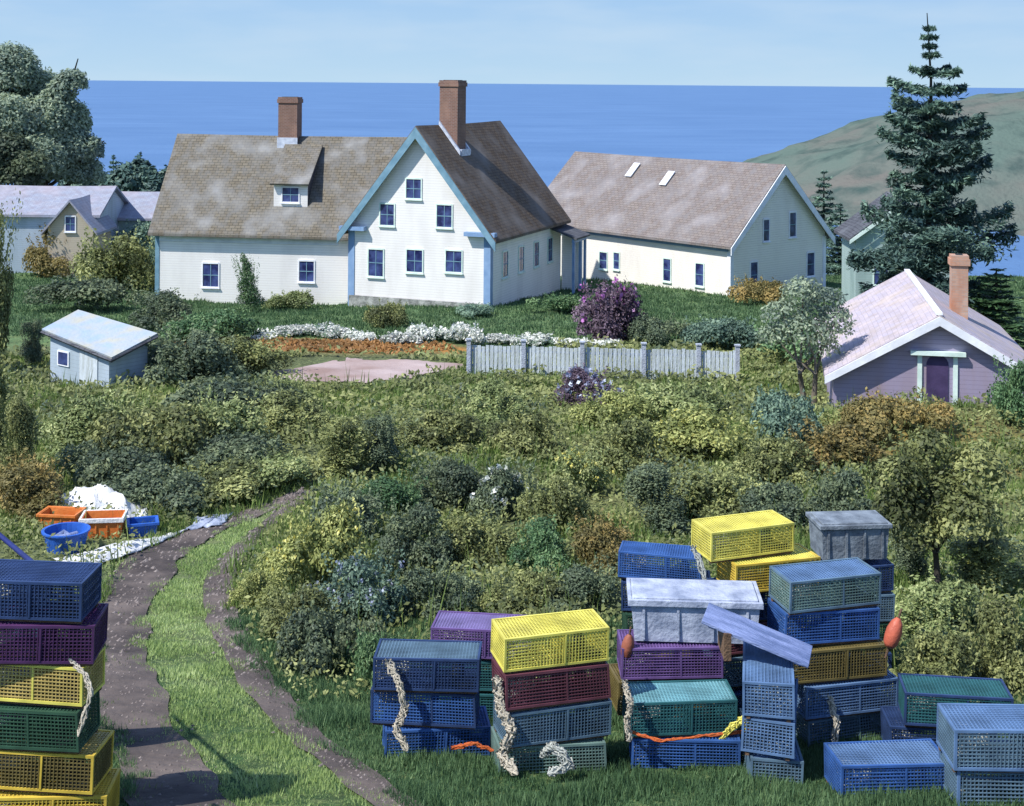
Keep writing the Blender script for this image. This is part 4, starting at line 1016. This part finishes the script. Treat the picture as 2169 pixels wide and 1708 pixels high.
b2.location = (p.x, p.y, gzf(p.x, p.y)); tag(b2, 'long dark solid standing for a shadow streak below the arched doorway', 'shadow_streak')  # added dark solid, stands for a shadow streak in the grass
for (px, py, h, c, lb) in ((1452, 1085, .62, 'post', 'thin pale blue stake standing left of the upper yellow trap'), (1490, 1045, .5, 'post', 'shorter pale stake behind the upper yellow trap'),
                       (800, 965, .75, 'post', 'thin leaning pale stake in the middle of the slope'), (2040, 1090, 1.2, 'post', 'tall thin blue-grey stake at the right below the cottage')):
    p = G(px, py); s = MB(); s.tube([(0, 0, -.2), (.02, 0, h), ], .025, 6, .018); o = s.build('stake', M[c]); o.location = p; o.rotation_euler = (random.uniform(-.1, .1), random.uniform(-.15, .15), 0); tag(o, lb, 'stake', 'garden stakes')

# white tarpaulin, orange crate, blue tub on the left verge
def sheet(name, corners, mat, label, cat, amp=.12, n=16, lift=.1, th=True, arch=0.0, seed=1):
    P = [G(*c) for c in corners]; base = P[0]; V = []; random.seed(seed)
    for i in range(n):
        for k in range(n):
            u, v = i / (n - 1), k / (n - 1)
            p = (P[0] * (1 - u) + P[1] * u) * (1 - v) + (P[3] * (1 - u) + P[2] * u) * v
            z = gzf(p.x, p.y) + lift + arch * math.sin(math.pi * u) * math.sin(math.pi * v) + amp * (noise.noise(Vector((u * 6 + seed, v * 5, seed))) + .6 * noise.noise(Vector((u * 14, v * 12 + seed, 3))))
            jx = .15 * noise.noise(Vector((u * 4, v * 4, seed + 9))); V.append((p.x - base.x + jx, p.y - base.y + jx, max(z, gzf(p.x, p.y) + .03) - base.z))
    Fc = [(i * n + k, (i + 1) * n + k, (i + 1) * n + k + 1, i * n + k + 1) for i in range(n - 1) for k in range(n - 1)]
    me = mesh_from(name, V, Fc, smooth=True); me.materials.append(mat); o = bpy.data.objects.new(name, me); C.objects.link(o); o.location = base
    s = o.modifiers.new('thick', 'SOLIDIFY'); s.thickness = .02
    tag(o, label, cat); return o
sheet('tarpaulin', [(100, 1105), (320, 1110), (290, 1062), (120, 1070)], M['tarp'], 'crumpled white tarpaulin heaped behind the orange crate', 'tarpaulin', .22, 22, .12, arch=.42, seed=2)
sheet('tarpaulin', [(140, 1215), (300, 1172), (395, 1128), (110, 1190)], M['tarp'], 'flat strip of white tarpaulin along the left edge of the track', 'tarpaulin', .06, 18, .07, arch=.08, seed=5)
sheet('tarpaulin', [(395, 1128), (470, 1118), (490, 1092), (420, 1100)], M['pale_plastic'], 'small pale blue plastic sheet on the verge where the track bends away', 'tarpaulin', .05, 12, .06, arch=.06, seed=6)
def open_box(name, label, cat, loc, rz, L_, W_, H_, mat, rim=.03, t=.03, taper=.94, rimmat=None, lid=None, group=None, ribs=4):
    r = empty(name, loc, rz, label, cat, group)
    b = MB(); a0 = [(-L_ / 2 * taper, -W_ / 2 * taper), (L_ / 2 * taper, -W_ / 2 * taper), (L_ / 2 * taper, W_ / 2 * taper), (-L_ / 2 * taper, W_ / 2 * taper)]
    a1 = [(x / taper, y / taper) for x, y in a0]
    sh = lambda P_, d: [(x - math.copysign(d, x), y - math.copysign(d, y)) for x, y in P_]
    V = [(x, y, 0) for x, y in a0] + [(x, y, H_) for x, y in a1] + [(x, y, H_) for x, y in sh(a1, t)] + [(x, y, t) for x, y in sh(a0, t)]
    Fc = [(3, 2, 1, 0)]
    for i in range(4): j = (i + 1) % 4; Fc += [(i, j, 4 + j, 4 + i), (4 + i, 4 + j, 8 + j, 8 + i), (8 + i, 8 + j, 12 + j, 12 + i)]
    Fc.append((12, 13, 14, 15)); b.add(V, Fc)
    for i in range(ribs):
        x = -L_ / 2 * .8 + L_ * .8 * i / (ribs - 1) * 1.0
        for s in (-1, 1): b.box(x - .015, x + .015, *sorted((s * W_ / 2 * .97, s * (W_ / 2 * .99 + .015))), .03, H_ - .06)
    b.build('shell', mat, r)
    q = MB(); e = .035
    for s in (-1, 1):
        q.box(-L_ / 2 - e, L_ / 2 + e, *sorted((s * (W_ / 2 - .01), s * (W_ / 2 + e))), H_ - rim * 1.6, H_ + .012)
        q.box(*sorted((s * (L_ / 2 - .01), s * (L_ / 2 + e))), -W_ / 2 + .011, W_ / 2 - .011, H_ - rim * 1.6, H_ + .010)
    q.build('rim', rimmat or mat, r, bevel=.006)
    if lid: l = MB(); l.box(-L_ / 2 + .02, L_ / 2 - .02, -W_ / 2 + .02, W_ / 2 - .02, H_ - .015, H_ + .03); l.build('lid', lid, r, bevel=.012)
    return r
p = G(210, 1142); open_box('fish_crate', 'orange fish crate with cream rim under the white tarpaulin on the left verge', 'crate', (p.x, p.y + .3, p.z), .12, .85, .6, .42, M['orange_plastic'], rimmat=M['tarp'], rim=.05)
p = G(120, 1128); open_box('fish_crate', 'rusty orange crate left of the cream-rimmed one', 'crate', (p.x, p.y + .3, p.z), -.1, .8, .55, .36, M['orange_plastic'])
p = G(292, 1142); open_box('fish_crate', 'small blue crate right of the cream-rimmed orange crate', 'crate', (p.x, p.y + .35, p.z), .3, .6, .45, .28, M['blue_plastic'])
def tub(loc, r, h, mat, label):
    o = empty('tub', loc, 0, label, 'tub'); b = MB(); n = 24; prof = [(r * .8, 0), (r, h), (r + .03, h), (r + .03, h + .03), (r - .03, h + .03), (r * .78, .04)]
    V = [(q[0] * math.cos(2 * math.pi * k / n), q[0] * math.sin(2 * math.pi * k / n), q[1]) for q in prof for k in range(n)]
    Fc = [(i * n + k, i * n + (k + 1) % n, (i + 1) * n + (k + 1) % n, (i + 1) * n + k) for i in range(len(prof) - 1) for k in range(n)] + [tuple(range(n - 1, -1, -1)), tuple(range(5 * n, 6 * n))]
    b.add(V, Fc); b.build('shell', mat, o, smooth=False)
    w = MB(); w.tube([(r * .3, 0, h * .6), (-r * .2, r * .3, h * .8), (-r * .4, -r * .2, h * .7), (r * .2, -r * .4, h * .85), (r * .4, .1, h * .75)], .06, 8); w.build('rope_coil', M['lid_blue'], o, smooth=True); return o
p = G(150, 1175); tub((p.x - .2, p.y + .3, p.z), .45, .38, M['blue_plastic'], 'round bright blue tub in front of the two orange crates')

# ------------------------------------------------------------------ lobster traps
TL, TW, TH = 1.2, .54, .385
def wires(b, o, u, v, nu, nv, lu, lv, r):
    """grid of square wires in the plane o + u*[0,lu] + v*[0,lv]"""
    o, u, v = Vector(o), Vector(u), Vector(v); n = u.cross(v)
    def bar(p, q, side):
        V = [p - side * r - n * r, p + side * r - n * r, p + side * r + n * r, p - side * r + n * r]; V += [x + (q - p) for x in V]
        b.add(V, [(0, 1, 5, 4), (1, 2, 6, 5), (2, 3, 7, 6), (3, 0, 4, 7)])
    for i in range(1, nu): bar(o + u * (lu * i / nu), o + u * (lu * i / nu) + v * lv, u)
    for i in range(1, nv): bar(o + v * (lv * i / nv), o + v * (lv * i / nv) + u * lu, v)
wr = .0047
X, Y_, Z = (1, 0, 0), (0, 1, 0), (0, 0, 1); hx_, hy_ = TL / 2, TW / 2; zb_ = .035
b = MB()
wires(b, (-hx_, -hy_, zb_), X, Z, 32, 10, TL, TH - zb_, wr); wires(b, (-hx_, hy_, zb_), X, Z, 32, 10, TL, TH - zb_, wr)
wires(b, (-hx_, -hy_, zb_), Y_, Z, 14, 10, TW, TH - zb_, wr); wires(b, (hx_, -hy_, zb_), Y_, Z, 14, 10, TW, TH - zb_, wr)
wires(b, (-hx_, -hy_, zb_), X, Y_, 24, 11, TL, TW, wr); wires(b, (.1, -hy_, zb_), Y_, Z, 14, 10, TW, TH - zb_, wr)
wire_me = mesh_from('wire_mesh', b.V, b.F, uv=False); wire_me.materials.append(TR['blue'])
b = MB(); wires(b, (-hx_, -hy_, TH), X, Y_, 32, 14, TL, TW, .0056); lid_me = mesh_from('lid', b.V, b.F, uv=False); lid_me.materials.append(TR['blue'])
b = MB(); e = .013
for sy in (-1, 1):
    for z in (zb_, TH): b.box(-hx_ - e, hx_ + e, sy * hy_ - e, sy * hy_ + e, z - e, z + e)
for sx in (-1, 1):
    for z in (zb_, TH): b.box(sx * hx_ - e, sx * hx_ + e, -hy_ + e, hy_ - e, z - e * .95, z + e * .95)
    for sy in (-1, 1): b.box(sx * hx_ - e * .95, sx * hx_ + e * .95, sy * hy_ - e * .95, sy * hy_ + e * .95, zb_ + e, TH - e)
for sy in (-1, 1): b.box(.09, .11, sy * hy_ - .012, sy * hy_ + .012, zb_ + e, TH - e)
frame_me = mesh_from('frame', b.V, b.F, uv=False); frame_me.materials.append(TR['blue'])
def runner_me(s):
    b = MB(); b.box(-hx_, hx_, s * hy_ * .8 - .022, s * hy_ * .8 + .022, -.016, .018); me = mesh_from('runner', b.V, b.F); me.materials.append(M['wood_brown']); return me
run_me = [runner_me(-1), runner_me(1)]
b = MB()   # knitted entrance funnel and bait bag inside
for k in range(14):
    a = 2 * math.pi * k / 14
    b.tube([(-hx_ + .02, math.cos(a) * .24, .2 + math.sin(a) * .15), (-hx_ + .2, math.cos(a + .2) * .14, .2 + math.sin(a + .2) * .1), (-hx_ + .38, math.cos(a + .4) * .08, .2 + math.sin(a + .4) * .07)], .006, 4, cap=False)
for rr, xx in ((1, .02), (.8, .1), (.62, .18), (.45, .28), (.34, .37)):
    b.tube([(-hx_ + xx, math.cos(q) * .24 * rr, .2 + math.sin(q) * .15 * rr) for q in np.linspace(0, 6.283, 17)], .006, 4, cap=False)
net_me = mesh_from('net_funnel', b.V, b.F, uv=False); net_me.materials.append(M['net'])
b = MB(); b.tube([(.35, 0, .30), (.36, .02, .2), (.35, 0, .08), (.34, 0, .06)], [.02, .07, .09, .03], 8); b.tube([(.55, -.2, .07), (.3, -.2, .07)], .045, 6)
bag_me = mesh_from('bait_bag', b.V, b.F, uv=False, smooth=True); bag_me.materials.append(M['dark_wood_shadow'])
def bent(me, k):
    m2 = me.copy()
    for v in m2.vertices:
        c0 = v.co.copy(); n_ = noise.noise_vector(Vector((c0.x * 1.6 + k * 7, c0.y * 1.6, c0.z * 2 + k)))
        sag_ = -.02 * max(0, 1 - (c0.x / hx_) ** 2) * max(0, 1 - (c0.y / hy_) ** 2) * (c0.z / TH) * (.6 + .5 * k)
        v.co = c0 + n_ * .016 + Vector((.03 * (k - 1) * c0.z, .02 * (1 - k) * c0.z, sag_))
    return m2
wire_v = [bent(wire_me, k) for k in range(3)]; lid_v = [bent(lid_me, k) for k in range(3)]; frame_v = [bent(frame_me, k) for k in range(3)]
CN = dict(yellow='lemon yellow', gold='golden yellow', ochre='ochre yellow', blue='bright blue', navy='navy blue', sky='light blue', steel='steel blue', teal='dark teal', mint='turquoise', maroon='maroon',
          violet='violet', purple='deep purple', green='dark green', sage='sage green', olive='olive brown', grey='grey', lilac='lilac')
def trap(loc, rz, col, label, lidcol=None, framecol=None, tilt=(0, 0), sc=1.0, flip=False):  # lidcol: lighter lids carry the sunlit tops in their colour
    r = empty('lobster_trap', loc, rz + (math.pi if flip else 0), label, 'lobster trap', 'stacked lobster traps'); r.rotation_euler[0], r.rotation_euler[1] = tilt; r.scale = (sc, sc, sc)
    k = random.randrange(3); link('wire_mesh', wire_v[k], TR[col], r); link('lid', lid_v[k], TR[lidcol or col], r); link('frame', frame_v[k], TR[framecol or col], r)
    for m_ in run_me: link('runner', m_, None, r)
    link('net_funnel', net_me, None, r); link('bait_bag', bag_me, None, r); return r
ORD = ['lowest', 'second up', 'third up', 'fourth up', 'fifth up', 'sixth up']
def stack(px, Y, rz, levels, where, seed=0, j=.085):
    """levels: (colour, label or None, dict) from the ground up, front edge at distance Y"""
    random.seed(seed + int(px)); x0 = (px - 1084) / F * Y; c = Vector((x0, Y + TW / 2, 0)); z = min(gzf(c.x + dx, c.y + dy) for dx in (-.4, .4) for dy in (-.2, .2)) + .02
    for i, lv in enumerate(levels):
        col, lb, kw = (lv + (None, {}))[:3] if isinstance(lv, tuple) else (lv, None, {})
        kw = dict(kw or {}); dx = kw.pop('dx', 0); dyaw = kw.pop('yaw', 0); dY = kw.pop('dY', 0)
        pos = 'topmost' if i == len(levels) - 1 and i > 0 else ORD[i]
        lab = lb or '%s trap, %s in the stack %s' % (CN[col], pos, where)
        if len(levels) == 1: lab = lb or '%s wire lobster trap %s' % (CN[col], where)
        trap((c.x + dx + random.uniform(-j, j), c.y + dY + random.uniform(-j, j) * .6, z), rz + dyaw + random.uniform(-.13, .13), col, lab, tilt=(random.uniform(-.022, .022), random.uniform(-.016, .016)), **kw)
        z += TH + .032
    return Vector((c.x, c.y, z))
R = math.radians
stack(925, 16.3, R(3), ['blue', ('blue', None, dict(framecol='navy')), ('navy', None, dict(lidcol='steel'))], 'nearest the track', 1)
stack(1178, 15.7, R(13), ['sage', ('steel', None, dict(lidcol='steel')), ('maroon', 'maroon framed wire trap directly under the lemon yellow one', dict(lidcol='maroon', framecol='maroon')), ('yellow', 'lemon yellow lobster trap topping the front centre stack', {})], 'at front centre', 2)
stack(1015, 18.1, R(-6), ['teal', ('teal', None, {}), ('violet', None, dict(lidcol='lilac'))], 'behind the lemon yellow trap', 3)
stack(1462, 15.9, R(5), ['blue', ('teal', 'dark teal trap with turquoise lid beside the light blue end-on stack', dict(lidcol='mint'))], 'right of the front centre stack', 4)
top4 = stack(1430, 16.9, R(4), ['green', ('olive', None, {}), ('violet', None, {})], 'carrying the grey-white tub', 5)
stack(1612, 18.3, R(17), ['navy', 'steel', 'maroon', ('navy', None, {}), ('gold', 'golden yellow lobster trap under the topmost yellow one', dict(lidcol='yellow', dx=.12, dY=-.12)), ('yellow', 'pale yellow lobster trap, highest of all the traps, with white net end', dict(dx=-.22))], 'under the two yellow traps', 6)
stack(1425, 18.9, R(-4), ['navy', 'olive', 'green', 'navy', ('blue', 'bright blue trap left of the highest yellow trap', dict(sc=.9))], 'left of the highest yellow trap', 7)
stack(1790, 16.9, R(14), [('steel', None, dict(dx=.08)), ('sky', None, dict(dx=.04)), ('olive', None, {}), ('blue', None, dict(dx=-.1, lidcol='sky')), ('sage', None, dict(dx=-.18, lidcol='sky', framecol='steel'))], 'beneath the orange buoy', 8)
stack(1648, 15.6, R(84), [('steel', None, dict(lidcol='sky')), ('sky', None, {}), ('sky', None, {})], 'standing end-on with the slanting board', 9, j=.02)
stack(1905, 14.9, R(8), [('blue', 'bright blue lobster trap alone on the grass at lower right', dict(lidcol='sky'))], '', 10)
stack(2030, 16.3, R(-5), [('navy', None, {}), ('teal', None, dict(framecol='navy'))], 'behind the lower right corner stack', 11)
stack(1815, 20.2, R(3), ['navy', 'green', 'steel', 'navy'], 'carrying the slate-grey tub', 12)
# left foreground stack
stack(75, 13.7, R(-4), [('gold', None, dict(dx=.14)), ('olive', None, dict(dx=.12, framecol='gold', lidcol='ochre')), ('green', None, dict(dx=-.02)), ('ochre', 'ochre yellow trap with bright yellow frame under the deep purple one', dict(framecol='yellow', lidcol='gold')),
                     ('purple', None, dict(dx=-.08)), ('navy', None, dict(dx=-.1))], 'at the left edge', 13)
stack(-60, 15.6, R(10), ['navy', 'purple', 'navy', 'steel', 'blue'], 'at the left edge behind the near stack', 14)

# big fish tubs
x = (1490 - 1084) / F * 16.95
open_box('fish_tub', 'large grey-white plastic fish tub with lid on the violet trap', 'tub', (x - .03, 16.9 + .38, top4.z), R(-3), 1.55, .7, .5, M['pale_plastic'], lid=M['pale_plastic'], rim=.04)
z4 = min(gzf((1815 - 1084) / F * 20.2, 20.4), 99) + 4 * (TH + .032) + .03
open_box('fish_tub', 'slate-grey plastic tub high on the trap stack right of the yellow traps', 'tub', ((1815 - 1084) / F * 20.2, 20.2 + .3, z4), R(6), 1.0, .62, .5, M['grey_plastic'], lid=M['grey_plastic'])
stack(2185, 14.5, R(3), [('steel', None, dict(framecol='sky', sc=1.12)), ('steel', None, dict(framecol='sky', lidcol='sky', sc=1.12))], 'in the lower right corner', 15)
# slanting blue board on the end-on stack
b = MB(); b.box(-.62, .62, -.27, .27, 0, .035)
for xx in (-.5, .5): b.box(xx - .04, xx + .04, -.25, .25, -.02, 0)
o = b.build('board', M['lid_blue'], bevel=.006); xb_ = (1625 - 1084) / F * 15.9
o.location = (xb_ - .06, 15.95, gzf(xb_, 15.9) + 3 * (TH + .032) + .20); o.rotation_euler = (R(2), R(17), R(-16)); tag(o, 'worn light blue board slanting down to the right on the end-on light blue traps', 'board')
b = MB(); b.box(-.04, .04, -.24, .24, -.0, .30); bb = b.build('prop_block', M['wood_brown']); bb.location = (xb_ - .42, 15.98, gzf(xb_, 15.9) + 3 * (TH + .032) + .0); tag(bb, 'short brown block propping the high end of the slanting board', 'block')

# buoys
def buoy(loc, rot, mat, label, s=1.0, band=None):
    r = empty('buoy', loc, 0, label, 'buoy', 'lobster buoys'); r.rotation_euler = rot; r.scale = (s, s, s)
    prof = [(0.0, .0), (.05, .01), (.075, .05), (.085, .12), (.085, .2), (.06, .29), (.03, .33), (0.02, .34)]; n = 16; b = MB()
    V = [(q[0] * math.cos(2 * math.pi * k / n), q[0] * math.sin(2 * math.pi * k / n), q[1]) for q in prof for k in range(n)]
    b.add(V, [(i * n + k, i * n + (k + 1) % n, (i + 1) * n + (k + 1) % n, (i + 1) * n + k) for i in range(len(prof) - 1) for k in range(n)]); b.build('float', mat, r, smooth=True)
    w = MB(); w.tube([(0, 0, -.12), (0, 0, .44)], .014, 8); w.build('spindle', M['wood_brown'], r)
    if band: q = MB(); q.tube([(0, 0, .13), (0, 0, .18)], .088, 16); q.build('band', band, r, smooth=False)
    return r
def at(px, py, Y): return W(px, py, Y)
buoy(at(1882, 1372, 16.75), (0, R(18), 0), M['buoy_red'], 'big red-orange buoy hanging at the right end of the layered blue trap stack', 1.1)
buoy(at(1325, 1395, 16.9), (R(5), R(8), 0), plain('brown_buoy', lin(150, 90, 70), None, .6), 'rusty brown buoy hanging left of the violet trap', .9)
# ropes: hanging knotted lines and a long orange line
def hang(name, pts, mat, label, r=.016, cat='rope', wob=.03, seed=1, bunch=3):
    random.seed(seed); base = Vector(pts[0]); b = MB(); r *= .55; bunch *= 3; wob *= 1.25
    for s in range(bunch):
        P = []
        for i in range(len(pts) - 1):
            a, c = Vector(pts[i]), Vector(pts[i + 1])
            for k in range(6):
                q = a.lerp(c, k / 6); P.append(q - base + Vector((random.uniform(-wob, wob), random.uniform(-wob, wob) * .5, random.uniform(-wob, wob))))
        P.append(Vector(pts[-1]) - base); b.tube(P, r, 6)
    o = b.build(name, mat, smooth=True); o.location = base; tag(o, label, cat, 'ropes on the traps'); return o
hang('rope', [at(822, 1405, 16.2), at(845, 1450, 16.15), at(858, 1500, 16.15), at(838, 1545, 16.1), at(862, 1590, 16.1)], M['rope'], 'pale rope hanging down the left end of the navy traps', .02, wob=.035, seed=1, bunch=5)
hang('rope', [at(1052, 1440, 15.6), at(1060, 1500, 15.55), at(1085, 1550, 15.5), at(1060, 1600, 15.5), at(1095, 1640, 15.4)], M['rope'], 'thick pale rope bundle at the left end of the front centre stack', .022, wob=.045, seed=2, bunch=7)
hang('rope', [at(1150, 1600, 15.4), at(1170, 1580, 15.35), at(1210, 1620, 15.35), at(1160, 1640, 15.3)], M['net'], 'pale coil of rope against the sage green bottom trap', .02, wob=.04, seed=3, bunch=6)
hang('rope', [at(1322, 1445, 15.75), at(1336, 1490, 15.7), at(1328, 1530, 15.7), at(1334, 1570, 15.7)], M['rope'], 'pale rope hanging by the left end of the teal trap', .018, wob=.03, seed=4, bunch=4)
hang('rope', [at(1758, 1480, 15.9), at(1772, 1530, 15.9), at(1764, 1590, 15.9)], M['rope'], 'forked pale rope hanging right of the end-on light blue traps', .018, wob=.03, seed=5, bunch=4)
hang('rope', [at(1468, 1160, 18.0), at(1490, 1215, 17.95), at(1498, 1290, 17.95)], M['net'], 'cream rope hanging on the end of the highest yellow trap', .018, wob=.03, seed=6, bunch=4)
hang('rope', [at(1330, 1548, 15.8), at(1400, 1570, 15.6), at(1480, 1560, 15.6), at(1560, 1552, 15.6), at(1600, 1545, 15.7)], M['rope_orange'], 'orange line strung across the front below the teal trap', .014, wob=.012, seed=7, bunch=2)
hang('rope', [at(958, 1585, 16.05), at(1000, 1575, 16.0), at(1045, 1590, 16.0)], M['rope_orange'], 'short orange rope at the foot of the navy traps', .016, wob=.02, seed=8, bunch=3)
hang('rope', [at(1530, 1560, 15.6), at(1565, 1530, 15.55), at(1595, 1510, 15.55), at(1575, 1550, 15.5)], TR['yellow'], 'tangle of yellow rope between the teal trap and the end-on traps', .014, wob=.03, seed=9, bunch=5)
hang('rope', [at(150, 1400, 13.5), at(180, 1430, 13.45), at(192, 1470, 13.4), at(165, 1560, 13.4)], M['rope'], 'pinkish pale rope draped on the right end of the left foreground stack', .014, wob=.02, seed=10, bunch=3)
# navy oar leaning at the left edge
a, c_ = at(-30, 1110, 16.2), at(104, 1222, 14.4)
r = empty('oar', c_, 0, 'navy blue oar sloping down from the left edge onto the left foreground traps', 'oar')
d_ = (a - c_); b = MB(); b.tube([(0, 0, 0), d_ * .6, d_ * 1.1], .028, 8); b.build('shaft', M['navy'], r, smooth=True)
b = MB(); b.tube([d_ * -.12, d_ * -.03, d_ * .2], [.02, .06, .03], 8); b.build('blade', M['navy'], r, smooth=True)
